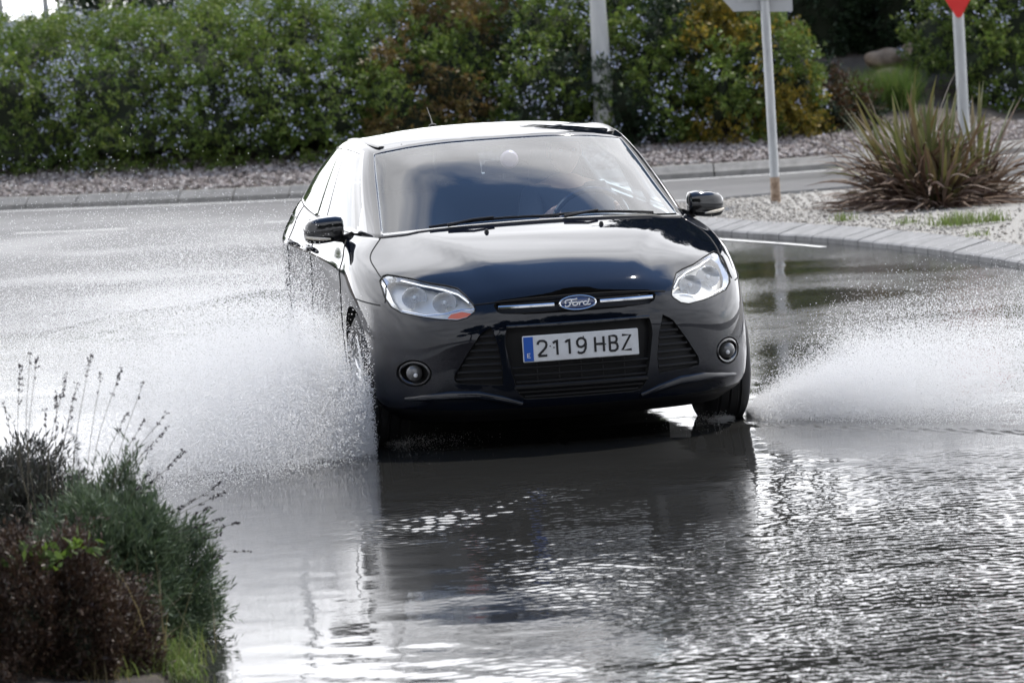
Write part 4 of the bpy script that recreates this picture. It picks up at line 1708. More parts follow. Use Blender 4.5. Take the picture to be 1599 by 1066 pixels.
def hedge(name, label, cat, s0, s1, prof, topfn, n_tw, leaf, flower=0.0, group=None, ll=.055, lw=.024, n_leaf=16, mixm=None, fmask=None, seed=1, stemlen=.2, rough=.17):
    """a long shrub mass along the far kerb; prof = (distance behind kerb, height) from foot over the crest"""
    r = np.random.default_rng(seed)
    ph = np.array(prof, float)
    arc = np.r_[0, np.cumsum(np.linalg.norm(np.diff(ph, axis=0), axis=1))]
    w1 = wave_set(12, .5, 1.5, 1, seed=seed + 10)
    w2 = wave_set(12, .18, .5, 1, seed=seed + 11)

    def surf(s_, q, dep):
        d = np.interp(q, arc, ph[:, 0])
        z = np.interp(q, arc, ph[:, 1])
        e = .05
        td = np.interp(q + e, arc, ph[:, 0]) - np.interp(q - e, arc, ph[:, 0])
        tz = np.interp(q + e, arc, ph[:, 1]) - np.interp(q - e, arc, ph[:, 1])
        nl = np.hypot(td, tz) + 1e-9
        nd_, nz_ = -tz / nl, td / nl
        k = wave_field(s_, q, w1)
        k = k / (np.std(k) + 1e-6) if k.size > 5 else k
        k2 = wave_field(s_, q, w2)
        k2 = k2 / (np.std(k2) + 1e-6) if k2.size > 5 else k2
        off = rough * .6 * k + rough * .35 * k2 - dep
        endw = np.minimum(1, np.minimum((s_ - s0), (s1 - s_)) / .45)
        endf = np.sqrt(np.clip(endw, 0, 1))
        hz = topfn(s_)
        d2 = d + nd_ * off
        d2 = 3.0 + (d2 - 3.0) * (.55 + .45 * endf)
        z2 = bank_z(d) * 0 + (z + nz_ * off) * hz * (.35 + .65 * endf)
        base = np.stack([np.interp(s_, KS, KERB[:, i]) for i in (0, 1)], -1)
        nn = np.stack([np.interp(s_, KS, KN[:, i]) for i in (0, 1)], -1)
        p = base + nn * d2[:, None]
        g = bank_z(d2)
        N_ = unit(np.c_[nn * nd_[:, None], nz_])
        return np.c_[p, np.maximum(z2, g + .02)], N_
    root = empty(name, tuple(kerb_at((s0 + s1) / 2, 2.6, float(bank_z(2.6)))))
    tag(root, label, cat, group)
    off = np.array(root.location)
    # dark inner hull: shade inside the hedge put in as colour, blocks see-through
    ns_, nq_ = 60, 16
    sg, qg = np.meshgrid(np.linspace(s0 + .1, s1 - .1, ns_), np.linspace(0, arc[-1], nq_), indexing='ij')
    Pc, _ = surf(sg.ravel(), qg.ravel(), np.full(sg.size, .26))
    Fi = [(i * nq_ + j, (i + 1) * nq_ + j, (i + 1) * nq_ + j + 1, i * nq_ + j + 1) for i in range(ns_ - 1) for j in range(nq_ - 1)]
    mesh_obj('shade_core', Pc - off, Fi, M_core, root)
    s_ = r.uniform(s0, s1, n_tw)
    q = r.uniform(0, arc[-1], n_tw)
    dep = r.exponential(.09, n_tw) - .02
    dep = np.clip(dep, -.06, .34)
    Pt, Nt = surf(s_, q, dep)
    Dt = unit(Nt * .8 + r.normal(0, .55, Pt.shape) + np.array([0, 0, .35]))
    parts = leaf if isinstance(leaf, list) else [leaf]
    sel = np.zeros(n_tw, int)
    if len(parts) > 1:
        k = wave_field(s_, q, wave_set(8, .4, 1.6, 1, seed=seed + 30))
        k = k / np.std(k) + r.normal(0, .35, n_tw)
        sel = (k > (mixm if mixm is not None else .3)).astype(int)
    Vs, Fs, Ms = [], [], []
    o_ = 0
    for i in range(len(parts)):
        m_ = sel == i
        V_, F_ = sprays(Pt[m_], Dt[m_], n_leaf, stemlen, ll, lw, r=r)
        Vs.append(V_); Fs.append(F_ + o_); Ms.append(np.full(len(F_), i)); o_ += len(V_)
    soup_obj('foliage', np.concatenate(Vs) - off, np.concatenate(Fs), parts, root, np.concatenate(Ms))
    if flower:
        k = wave_field(s_, q, wave_set(10, .5, 1.8, 1, seed=seed + 50))
        k = k / np.std(k)
        keep = (r.random(n_tw) < flower * np.clip(.55 + .6 * k, .04, 1.6)) & (dep < .10)
        if fmask is not None:
            keep &= r.random(n_tw) < fmask(s_, Pt[:, 2])
        tips = Pt[keep] + Dt[keep] * .17
        V_, F_ = petals(tips, 9, .025, .034, r)
        soup_obj('flowers', V_ - off, F_, M_petal, root)
    return root


def hx(x):
    return s_of_x(x, 2.5)


PROF = [(1.95, .26), (1.72, .50), (1.78, .95), (2.0, 1.35), (2.4, 1.72), (2.95, 1.96), (3.7, 2.05), (4.6, 1.95), (5.1, 1.4)]
GRP_H = 'flowering shrubs along the far bank'
one = lambda s_: np.ones_like(s_)
hedge('plumbago_hedge', 'long green hedge full of pale blue flowers, on the bank left of the car', 'hedge',
      hx(-10.5), hx(-1.0), PROF, lambda s_: .97 + .03 * np.sin(s_ * 1.3) + .02 * np.sin(s_ * 3.7), 9500, [M_leaf, M_bright], .42, GRP_H, mixm=.8, seed=21)
hedge('barberry_shrub', 'reddish brown and ochre leaved shrub directly above the car roof, between two blue flowering hedges', 'shrub',
      hx(-1.45), hx(.12), PROF, lambda s_: .93 + .03 * np.sin(s_ * 2), 1900, [M_leaf2, M_leaf], .05, GRP_H, mixm=.1, seed=22)
hedge('plumbago_hedge', 'green hedge with few blue flowers right behind the thick lamp post', 'hedge',
      hx(-.05), hx(2.25), PROF, lambda s_: .98 + .03 * np.sin(s_ * 1.7), 2700, [M_leaf, M_dark], .30, GRP_H, mixm=.5, seed=23)
PROF_Y = [(1.85, .26), (1.55, .5), (1.6, .95), (1.85, 1.35), (2.3, 1.68), (3.1, 1.86), (4.1, 1.6), (4.6, 1.1)]
hedge('yellow_shrub', 'shrub with golden yellow leaves over dark green, behind the grey sign pole', 'shrub',
      hx(1.95), hx(3.35), PROF_Y, lambda s_: 1.0 + .04 * np.sin(s_ * 3), 2300, [M_leaf3, M_leaf, ], .10, GRP_H, mixm=-.05, seed=24)
PROF_R = [(1.95, .26), (1.72, .50), (1.74, .95), (1.9, 1.35), (2.15, 1.72), (2.5, 1.98), (2.95, 2.05), (3.3, 1.8)]
PROF_L = [(1.9, .26), (1.75, .4), (1.85, .65), (2.3, .85), (3.0, .92), (3.6, .75), (3.9, .5)]
hedge('low_shrub', 'low dark reddish green shrub in the gap between the yellow shrub and the fountain grass', 'shrub',
      hx(3.2), hx(4.0), PROF_L, one, 650, [M_redlow, M_dark], 0, GRP_H, mixm=.3, seed=25, ll=.045)
hedge('plumbago_hedge', 'blue flowering hedge at the right edge, behind the red and white triangular sign', 'hedge',
      hx(5.05), hx(9.5), PROF_R, lambda s_: .74 + .30 * smoothstep(hx(5.1), hx(5.8), s_) + .02 * np.sin(s_ * 2), 4600, [M_leaf, M_bright], .24, GRP_H, mixm=.7, seed=26)


# fountain grass: fine blades from one tuft
def blades(n, cen, rad, L0, L1, wid, lean, r, curl=.5, seg=4, up=1.0):
    P0 = np.c_[cen[0] + r.normal(0, rad, n), cen[1] + r.normal(0, rad, n), np.full(n, cen[2])]
    an = r.uniform(0, 2 * np.pi, n)
    ln = np.abs(r.normal(0, lean, n))
    L_ = r.uniform(L0, L1, n)
    hd = np.c_[np.cos(an), np.sin(an), np.zeros(n)]
    side = np.c_[-np.sin(an), np.cos(an), np.zeros(n)]
    tw = r.normal(0, .6, n)
    side = side * np.cos(tw)[:, None] + hd * np.sin(tw)[:, None]
    Vs = []
    p = P0.copy()
    th = ln.copy()
    for k in range(seg + 1):
        t = k / seg
        w = wid * (1 - t ** 1.6) + wid * .06
        w = w * r.uniform(.9, 1.1, (n, 1))
        Vs += [p - side * w / 2, p + side * w / 2]
        d = hd * np.sin(th)[:, None] + np.array([0, 0, 1]) * np.cos(th)[:, None] * up
        p = p + d * (L_ / seg)[:, None]
        th = th + curl * (.3 + ln) / seg * 1.6
    V_ = np.stack(Vs, 1).reshape(-1, 3)
    m_ = 2 * (seg + 1)
    b = (np.arange(n) * m_)[:, None]
    F_ = np.concatenate([np.c_[b + 2 * k, b + 2 * k + 1, b + 2 * k + 3, b + 2 * k + 2] for k in range(seg)])
    return V_, F_


M_grassb = leaf_mat('grass_blade', [(.04, .085, .015), (.07, .13, .025), (.10, .15, .035), (.13, .14, .05)])
q = kerb_at(s_of_x(4.2, 2.9), 2.9, float(bank_z(2.9)))
fg = empty('fountain_grass', tuple(q))
tag(fg, 'soft fine-bladed green grass clump at the foot of the rock gap, left of the red triangular sign', 'grass clump')
Vg, Fg = [], []
o_ = 0
rg = np.random.default_rng(41)
for i in range(7):
    V_, F_ = blades(420, (rg.uniform(-.42, .42), rg.uniform(-.35, .35), -.02), .09, .30, .58, .008, .30, rg, curl=.9)
    Vg.append(V_); Fg.append(F_ + o_); o_ += len(V_)
soup_obj('blades', np.concatenate(Vg), np.concatenate(Fg), M_grassb, fg)


# clipped dark conifers, stone wall and boulders in the gap
def mound(name, label, cat, c, rad, n_tw, leaf, ll, lw, group=None, seed=1, n_leaf=14, stem=.14, box=2.0, flowers=0):
    r = np.random.default_rng(seed)
    root = empty(name, c)
    tag(root, label, cat, group)
    v = unit(r.normal(0, 1, (n_tw, 3)))
    v[:, 2] = np.abs(v[:, 2]) * 1.0 - .12
    nrm = (np.abs(v) ** box).sum(1) ** (1 / box)
    sp = v / nrm[:, None]
    k = wave_field(v[:, 0] * 3, v[:, 2] * 3 + v[:, 1] * 2, wave_set(10, .5, 2.0, 1, seed=seed + 3))
    k = k / np.std(k)
    rr_ = 1 + .07 * k - np.clip(r.exponential(.07, n_tw), 0, .4)
    Pt = sp * rr_[:, None] * np.array(rad)
    Dt = unit(sp / np.array(rad) + r.normal(0, .45, Pt.shape) * .8 / max(rad) + np.array([0, 0, .25]) / max(rad))
    V_, F_ = sprays(Pt, Dt, n_leaf, stem, ll, lw, r=r)
    soup_obj('foliage', V_, F_, leaf, root)
    # dark inner hull whose colour stands in for the shade between the twigs
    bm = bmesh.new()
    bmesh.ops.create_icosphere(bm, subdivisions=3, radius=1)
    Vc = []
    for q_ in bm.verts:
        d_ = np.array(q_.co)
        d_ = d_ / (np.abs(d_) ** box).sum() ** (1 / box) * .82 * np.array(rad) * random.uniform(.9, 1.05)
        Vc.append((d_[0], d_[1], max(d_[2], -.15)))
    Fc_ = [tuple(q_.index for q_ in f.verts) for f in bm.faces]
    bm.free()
    mesh_obj('shade_core', Vc, Fc_, M_core, root)
    if flowers:
        kk = r.random(n_tw) < flowers
        V_, F_ = petals(Pt[kk] + Dt[kk] * stem * .8, 8, .03, .03, r)
        soup_obj('flowers', V_, F_, M_petal, root)
    return root


GRP_B = 'shrubs on the rise behind the hedge'
mound('clipped_conifer', 'dark clipped conifer left of the stone wall, behind the grey sign panel', 'conifer', (3.72, 55.4, 1.1), (.62, .6, 2.6), 2300, M_dark, .07, .02, seed=51, box=3.5, stem=.12, group='dark clipped conifers')
mound('clipped_conifer', 'dark clipped conifer standing right of the strip of stone wall, above the boulders', 'conifer', (5.02, 55.6, 1.05), (.56, .6, 2.7), 2300, M_dark, .07, .02, seed=52, box=3.5, stem=.12, group='dark clipped conifers')
for (x_, y_, z_, rx, rz, m_, ll, lb, nm, cat_, n_) in (
    (-4.75, 57.5, 1.0, .75, 1.35, M_dark, .075, 'dark bushy shrub showing over the left hedge, beside the slim light pole', 'leafy_shrub', 'shrub', 1000),
    (-3.25, 56.0, 1.0, 1.0, 1.75, M_dark, .08, 'broad dark shrub with its top out of view, behind the left flowering hedge', 'leafy_shrub', 'shrub', 1500),
    (-2.05, 56.5, 1.0, .8, 1.9, M_leaf, .07, 'mid green shrub rising behind the middle of the left hedge', 'leafy_shrub', 'shrub', 1300),
    (-1.15, 55.6, 1.0, .72, 1.75, M_bright, .06, 'bright green rounded shrub behind the reddish brown shrub', 'round_shrub', 'shrub', 1300),
    (.10, 56.2, 1.0, .95, 1.95, M_dark, .075, 'dark green shrub behind the gap left of the lamp post', 'leafy_shrub', 'shrub', 1500),
    (1.55, 55.8, 1.0, .9, 1.9, M_leaf, .065, 'green shrub rising right behind the thick lamp post', 'leafy_shrub', 'shrub', 1400),
    (2.75, 56.2, 1.0, .72, 2.0, M_bright, .06, 'light green shrub above the golden yellow shrub', 'leafy_shrub', 'shrub', 1200),
    (6.3, 56.0, 1.0, 1.05, 2.2, M_leaf, .07, 'tall green shrub behind the right flowering hedge', 'leafy_shrub', 'shrub', 1500)):
    mound(nm, lb, cat_, (x_, y_, z_), (rx, .8, rz), n_, m_, ll, ll * .42, group=GRP_B, seed=int(60 + x_ * 3 + 30), stem=.22, n_leaf=16, box=2.3, flowers=.05 if m_ is M_leaf else 0)

M_stone = mat('rubble_stone', (.22, .19, .155), rough=.9)
nz, rp, src = noise_col(M_stone, 4, (.13, .11, .09), (.29, .26, .215), .3, .65, detail=8)
vor = node(M_stone, 'ShaderNodeTexVoronoi')
vor.feature = 'DISTANCE_TO_EDGE'
vor.inputs['Scale'].default_value = 5.5
link(M_stone, src, vor.inputs['Vector'])
mr = node(M_stone, 'ShaderNodeMapRange')
mr.inputs['From Max'].default_value = .09
link(M_stone, vor.outputs['Distance'], mr.inputs['Value'])
bump(M_stone, mr.outputs[0], 1.0, .05)
mb = MB()
rs = random.Random(5)
zz = 1.05
while zz < 3.4:                                     # coursed rubble, each stone a block of its own
    hh = rs.uniform(.13, .24)
    xx = 3.0
    while xx < 7.0:
        ww = rs.uniform(.16, .42)
        mb.box((xx + ww / 2, 57.2 + rs.uniform(-.03, .03), zz + hh / 2), (ww - .025, .5, hh - .02), rot=Matrix.Rotation(rs.uniform(-.05, .05), 3, 'Y'))
        xx += ww
    zz += hh
mb.box((5.0, 57.34, 2.2), (4.0, .4, 2.4))
sw = mb.build('stone_wall', M_stone, bevel=.025, smooth=True)
tag(sw, 'rough tan rubble stone wall seen between the two dark conifers', 'wall')


def boulder(c, r_, seed, label):
    g = np.random.default_rng(seed)
    bm = bmesh.new()
    bmesh.ops.create_icosphere(bm, subdivisions=4, radius=1)
    W = wave_set(10, 1.2, 4.0, 1, seed=seed)
    Vc = np.array([v.co for v in bm.verts])
    h = wave_field(Vc[:, 0] + Vc[:, 2] * .7, Vc[:, 1] - Vc[:, 2] * .5, W)
    Vc = Vc * (1 + .10 * h / np.std(h))[:, None] * np.array(r_)
    Fc_ = [tuple(q_.index for q_ in f.verts) for f in bm.faces]
    bm.free()
    o = mesh_obj('boulder', Vc, Fc_, M_boul, loc=c)
    return tag(o, label, 'boulder', 'boulders in the gap')


M_boul = mat('boulder_stone', (.26, .2, .14), rough=.9)
nz, rp, src = noise_col(M_boul, 5, (.17, .125, .085), (.32, .25, .18), detail=8)
bump(M_boul, nz.outputs['Fac'], .8, .04)
boulder((4.55, 53.6, .98), (.27, .2, .15), 3, 'larger tan boulder lying below the right dark conifer')
boulder((4.92, 53.9, 1.02), (.18, .16, .14), 4, 'smaller reddish tan boulder right of the larger one')
boulder((4.50, 52.9, .80), (.22, .16, .09), 6, 'flat pale boulder in front of the larger tan one')

# tall trees on the right that stand above the picture and darken the water
def tree(c, h, cr, n_tw, m_, label, seed, ll=.22, trunk=.16):
    r = np.random.default_rng(seed)
    root = empty('pine_tree', c)
    tag(root, label, 'tree', 'trees on the rise at the right')
    mb = MB()
    mb.tube([(0, 0, -.2), (.06, .02, h * .3), (-.05, .05, h * .6), (.02, 0, h * .95)], [trunk, trunk * .8, trunk * .55, trunk * .15], n=10)
    C = []
    for k in range(15):
        z = h * r.uniform(.34, .98)
        a_ = r.uniform(0, 6.28)
        q_ = cr * (1.1 - .75 * (z / h - .3)) * r.uniform(.35, .95)
        e = np.array([math.cos(a_) * q_, math.sin(a_) * q_, z + .3])
        C.append((e, r.uniform(.55, 1.0) * cr * .55))
        mb.tube([(0, 0, z * .78), tuple(e * .55 + np.array([0, 0, z * .35])), tuple(e)], [trunk * .35, trunk * .22, trunk * .08], n=6)
    mb.build('trunk', M_bark, root)
    Pt, Dt = [], []
    for e, q_ in C:
        k = n_tw // len(C)
        v = unit(r.normal(0, 1, (k, 3)))
        Pt.append(e + v * (q_ * r.uniform(.35, 1.0, (k, 1))) * np.array([1, 1, .7]))
        Dt.append(unit(v + r.normal(0, .4, v.shape)))
    V_, F_ = sprays(np.concatenate(Pt), np.concatenate(Dt), 12, .35, ll, ll * .4, r=r)
    soup_obj('crown', V_, F_, m_, root)
    return root


for i, (x_, y_, h, cr) in enumerate(((3.5, 62, 15, 2.2), (4.9, 61, 16.5, 2.5), (7.4, 60, 15.5, 2.5), (10.2, 62, 17, 2.7), (6.2, 66, 18, 2.7), (13.2, 63, 16, 2.7), (4.4, 67, 19, 2.8), (8.9, 66.5, 19, 3.0))):
    tree((x_, y_, 1.4), h, cr, 5600, M_dark, ('slim', 'full', 'broad', 'tall', 'high', 'spreading', 'heavy', 'massive')[i] + ' dark pine on the rise behind the right hedge, crown above the view', 80 + i)

# ------------------------------------------------------------------ flax on the island
M_flaxg = leaf_mat('flax_green', [(.085, .10, .032), (.14, .145, .05), (.065, .08, .025), (.18, .165, .06), (.13, .10, .045), (.10, .065, .035)], transl=.2, rough=.4)
M_flaxd = leaf_mat('flax_dry', [(.10, .060, .038), (.16, .105, .07), (.065, .035, .026), (.22, .17, .13), (.085, .042, .030)], transl=.1, rough=.7)


def sword(n, cen, L0, L1, wid, lean0, lean1, curl, r, foot=.10, azf=None):
    seg = 7
    an = r.uniform(0, 2 * np.pi, n) if azf is None else azf(n)
    th = r.uniform(lean0, lean1, n)
    L_ = r.uniform(L0, L1, n)
    hd = np.c_[np.cos(an), np.sin(an), np.zeros(n)]
    side = np.c_[-np.sin(an), np.cos(an), np.zeros(n)]
    p = np.array(cen) + hd * r.uniform(0, foot, (n, 1)) + r.normal(0, .02, (n, 3)) * np.array([1, 1, 0])
    tw = r.normal(0, .5, n)
    cu = curl * r.uniform(.3, 1.4, n)
    rows = []
    for k in range(seg + 1):
        t = k / seg
        w = wid * (.55 + .9 * t - 1.45 * t ** 3.2) * r.uniform(.95, 1.05, (n, 1)) + .002
        d = hd * np.sin(th)[:, None] + np.array([0, 0, 1]) * np.cos(th)[:, None]
        s2 = side * np.cos(tw)[:, None] + np.cross(d, side) * np.sin(tw)[:, None]
        nrm_ = np.cross(s2, d)
        rows += [p - s2 * w / 2, p - nrm_ * w * .18, p + s2 * w / 2]
        p = p + d * (L_ / seg)[:, None]
        p[:, 2] = np.maximum(p[:, 2], cen[2] + .012 + .02 * r.random(n))
        th = np.minimum(th + cu / seg * (1 + t), 1.75)
    m_ = 3 * (seg + 1)
    V_ = np.stack(rows, 1).reshape(-1, 3)
    b = (np.arange(n) * m_)[:, None]
    F_ = np.concatenate([np.concatenate([np.c_[b + 3 * k + j, b + 3 * k + j + 1, b + 3 * k + j + 4, b + 3 * k + j + 3] for j in (0, 1)]) for k in range(seg)])
    return V_, F_


def flax(c, label, seed, tall, n_up, n_dry, spreadx):
    r = np.random.default_rng(seed)
    root = empty('flax_plant', c)
    tag(root, label, 'flax plant', 'spiky flax on the island')
    VG, FG, VD, FD = [], [], [], []

    def put(VL, FL, V_, F_):
        FL.append(F_ + sum(len(q) for q in VL)); VL.append(V_)
    for k in range(5):                                  # several crowns grown together
        o_ = (r.normal(0, spreadx), r.normal(0, .14), 0)
        t_ = tall * r.uniform(.78, 1.0)
        put(VG, FG, *sword(n_up // 5, o_, t_ * .5, t_, .046, .0, .52, .22, r, foot=.10))
        put(VG, FG, *sword(n_up // 9, o_, t_ * .4, t_ * .85, .034, .4, 1.0, .6, r, foot=.12))
        put(VD, FD, *sword(n_dry // 5, o_, .3, t_ * .85, .026, .5, 1.35, .9, r, foot=.16))
        put(VD, FD, *sword(n_dry // 4, o_, .25, .75, .020, 1.15, 1.6, .5, r, foot=.26))
        put(VD, FD, *sword(n_dry // 9, o_, t_ * .45, t_ * .9, .022, .15, .9, .9, r, foot=.14))
    soup_obj('green_blades', np.concatenate(VG), np.concatenate(FG), M_flaxg, root)
    soup_obj('dry_blades', np.concatenate(VD), np.concatenate(FD), M_flaxd, root)
    return root


flax((3.27, 37.2, .13), 'spiky flax clump with a flattened brown skirt, the one nearer the grey sign post', 91, 1.24, 70, 240, .12)
flax((3.66, 36.95, .13), 'spiky flax clump with reddish drooping blades, below the triangular red sign', 92, 1.16, 70, 260, .14)

# grass tufts on the island grit
M_tuft = leaf_mat('tuft_blade', [(.09, .14, .03), (.13, .19, .05), (.16, .19, .06), (.10, .12, .04)])
for i, (x_, y_, z_, n_, l_, lb) in enumerate(((3.35, 34.0, .145, 420, .13, 'largest tuft of short green grass on the pale grit, in front of the flax'),
                                        (3.62, 34.1, .145, 120, .12, 'small green grass tuft near the right edge, on the pale grit'),
                                        (2.62, 35.6, .135, 70, .10, 'thin yellowish grass tuft on the grit at the left of the flax'),
                                        (3.02, 34.6, .14, 60, .09, 'sparse grass tuft between the largest tuft and the flax'),
                                        (3.35, 32.6, .135, 40, .08, 'tiny grass tuft close to the island kerb'))):
    r = np.random.default_rng(120 + i)
    V_, F_ = blades(n_, (0, 0, 0), .05 if n_ < 200 else .11, l_ * .5, l_, .006, .5, r, curl=.8)
    o = soup_obj('grass_tuft', V_, F_, M_tuft)
    o.location = (x_, y_, z_)
    tag(o, lb, 'grass tuft', 'grass tufts on the island')
# ------------------------------------------------------------------ posts and signs
M_galv = mat('galvanised_steel', (.40, .41, .42), rough=.5, metal=.55)
noise_col(M_galv, 5, (.33, .34, .345), (.47, .48, .485), stretch=(3, 3, .4))
M_rust = mat('bare_rust', (.30, .19, .11), rough=.85)
noise_col(M_rust, 16, (.16, .10, .06), (.42, .33, .25))
M_panel = mat('panel_back', (.42, .43, .44), rough=.45, metal=.4)
M_red = mat('sign_red', (.58, .018, .016), rough=.35)
M_signw = mat('sign_white', (.80, .80, .79), rough=.35)
M_lampgrey = mat('lamp_post_paint', (.42, .43, .43), rough=.55)
noise_col(M_lampgrey, 3, (.36, .37, .37), (.47, .475, .47), stretch=(2, 2, .5))


def on_bank(x, d):
    q = kerb_at(s_of_x(x), d, 0)
    return (q[0], q[1], float(bank_z(d)) - .02)


# thick lamp post behind the car
lp_ = empty('lamp_post', (1.150, 49.95, .30))
tag(lp_, 'thick pale grey tapering lamp post rising behind the right end of the car roof', 'lamp post')
mb = MB()
mb.lathe([(.118, -.2), (.118, .05), (.114, .45), (.100, 1.0), (.086, 1.55), (.080, 2.2), (.060, 7.6), (.0001, 7.62)], n=28)
mb.build('pole', M_lampgrey, lp_)
mb = MB()
mb.box((0, 0, .02), (.36, .36, .03))
mb.build('base_plate', M_galv, lp_, bevel=.005)
mb = MB()
mb.tube([(0, 0, 7.5), (.3, -.2, 7.85), (1.1, -.9, 7.95)], [.04, .035, .03], n=8)
mb.box((1.25, -1.02, 7.93), (.55, .24, .10), rot=Matrix.Rotation(R(-40), 3, 'Z'))
mb.build('lantern_arm', M_lampgrey, lp_)

# grey post with a pointed direction panel seen from the back
sp_ = empty('sign_post', (2.302, 38.9, .115))
tag(sp_, 'sign panel seen from behind on a grey post with rusty foot, on the island', 'sign')
mb = MB()
mb.lathe([(.040, .245), (.039, .25), (.039, 2.14), (.0001, 2.145)], n=20)
mb.build('post', M_galv, sp_)
mb = MB()
mb.lathe([(.042, -.1), (.0425, .02), (.041, .12), (.0405, .244), (.030, .25)], n=20)
mb.build('post_foot', M_rust, sp_)
mb = MB()
pan = [(-.270, 1.650 + .11), (-.255, 1.650), (.215, 1.622), (.235, 1.64), (.235, 1.985), (.215, 2.005), (-.255, 2.01)]
pan = [(-.405, 1.83), (-.262, 1.655), (-.02, 1.652), (.0, 1.636), (.228, 1.628), (.236, 1.636), (.236, 1.985), (.228, 1.993), (-.262, 2.005)]
mb.prism(pan, .045, .072)
mb.build('panel', M_panel, sp_, smooth=False)
for z in (1.74, 1.90):
    mb = MB()
    mb.box((-.02, .052, z), (.44, .022, .030))
    mb.tube([(-.05, .04, z), (-.042, -.03, z), (0, -.046, z), (.042, -.03, z), (.05, .04, z)], .006, n=6)
    mb.build('clamp', M_galv, sp_)

# give-way sign at the far side of the island
gp_ = empty('give_way_sign', (4.49, 44.5, .0))
tag(gp_, 'red and white triangular give way sign pointing down, on a grey post behind the flax', 'sign')
mb = MB()
mb.lathe([(.055, -.05), (.054, 2.25), (.0001, 2.26)], n=20)
mb.build('post', M_galv, gp_)


def tri(side, cz, y, rr=.035, n=6):
    """downward triangle with round corners; returns outline (x, z)"""
    h = side * math.sqrt(3) / 2
    cs = [(-side / 2, cz + h / 3), (0, cz - 2 * h / 3), (side / 2, cz + h / 3)]
    out = []
    cen = np.array([0, cz])
    for k, (x, z) in enumerate(cs):
        v = unit(cen - np.array([x, z]))
        c = np.array([x, z]) + v * rr * 2
        a0 = math.atan2(-v[1], -v[0])
        for t in np.linspace(-R(60), R(60), n):
            out.append((c[0] + rr * math.cos(a0 + t), c[1] + rr * math.sin(a0 + t)))
    return out


S_ = .86
cz_ = 1.535 + S_ * math.sqrt(3) / 2 * 2 / 3 - .035
mb = MB()
mb.prism(tri(S_, cz_, 0), -.075, -.060)
mb.build('sign_plate', M_red, gp_, smooth=False)
mb = MB()
mb.prism(tri(S_ - .40, cz_, 0, rr=.012), -.079, -.0755)
mb.build('white_field', M_signw, gp_, smooth=False)

# slim poles beyond the hedge on the left
for i, (x_, y_, r_, hh, lb) in enumerate(((-6.75, 70, .042, 6.5, 'slim grey pole standing alone against the white sky above the left hedge'),
                                (-7.43, 70, .036, 6.5, 'slim grey pole at the very left edge, against the sky'),
                                (-5.62, 70, .062, 7.0, 'light grey pole partly behind the dark shrub above the left hedge'),
                                (-2.97, 62, .050, 6.0, 'pale pole end showing between the shrubs above the middle of the hedge'))):
    o = empty('slim_pole', (x_, y_, 1.3))
    tag(o, lb, 'pole', 'slim poles beyond the hedge')
    mb = MB()
    mb.lathe([(r_ * 1.15, -.2), (r_ * 1.1, .4), (r_, 1.2), (r_ * .75, hh), (.0001, hh + .01)], n=14)
    mb.build('shaft', M_lampgrey, o)
    mb = MB()
    mb.lathe([(r_ * .8, 0), (r_ * 2.6, .05), (r_ * 2.4, .22), (.0001, .30)], c=(0, 0, hh), n=14)
    mb.build('lamp_head', M_galv, o)
# ------------------------------------------------------------------ planting in the near corner
M_soil = mat('soil', (.035, .028, .021), rough=.95)
nz, rp, src = noise_col(M_soil, 12, (.02, .016, .012), (.055, .044, .034))
bump(M_soil, nz.outputs['Fac'], .8, .03)
V_, F_ = [], []
gx = np.linspace(-6, -.98, 60)
gy = np.linspace(9, 19, 60)
for y_ in gy:
    for x_ in gx:
        e = -1.06 - .35 * max(0, y_ - 15.3) + .03 * math.sin(y_ * 5)
        V_.append((x_, y_, -.02 + .07 * float(smoothstep(0, .12, e - x_)) + .05 * float(smoothstep(.1, .6, e - x_)) + .008 * math.sin(x_ * 21) * math.sin(y_ * 17)))
F_ = [(i * 60 + j, i * 60 + j + 1, (i + 1) * 60 + j + 1, (i + 1) * 60 + j) for i in range(59) for j in range(59)]
tag(mesh_obj('verge', V_, F_, M_soil), kind='structure')

M_lav = leaf_mat('lavender_leaf', [(.05, .078, .045), (.085, .118, .068), (.06, .095, .048), (.11, .14, .09), (.065, .11, .042)], transl=.2)
M_lavd = leaf_mat('lavender_dull', [(.040, .045, .038), (.065, .062, .055), (.05, .06, .045), (.055, .042, .042)], transl=.15)
M_brown = leaf_mat('dead_leaf', [(.045, .026, .018), (.08, .048, .030), (.03, .02, .015), (.06, .035, .028), (.055, .045, .025)], transl=.15)
M_stalk = mat('stalk', (.075, .065, .040), rough=.8)
M_spike = mat('dry_flower', (.030, .022, .028), rough=.9)


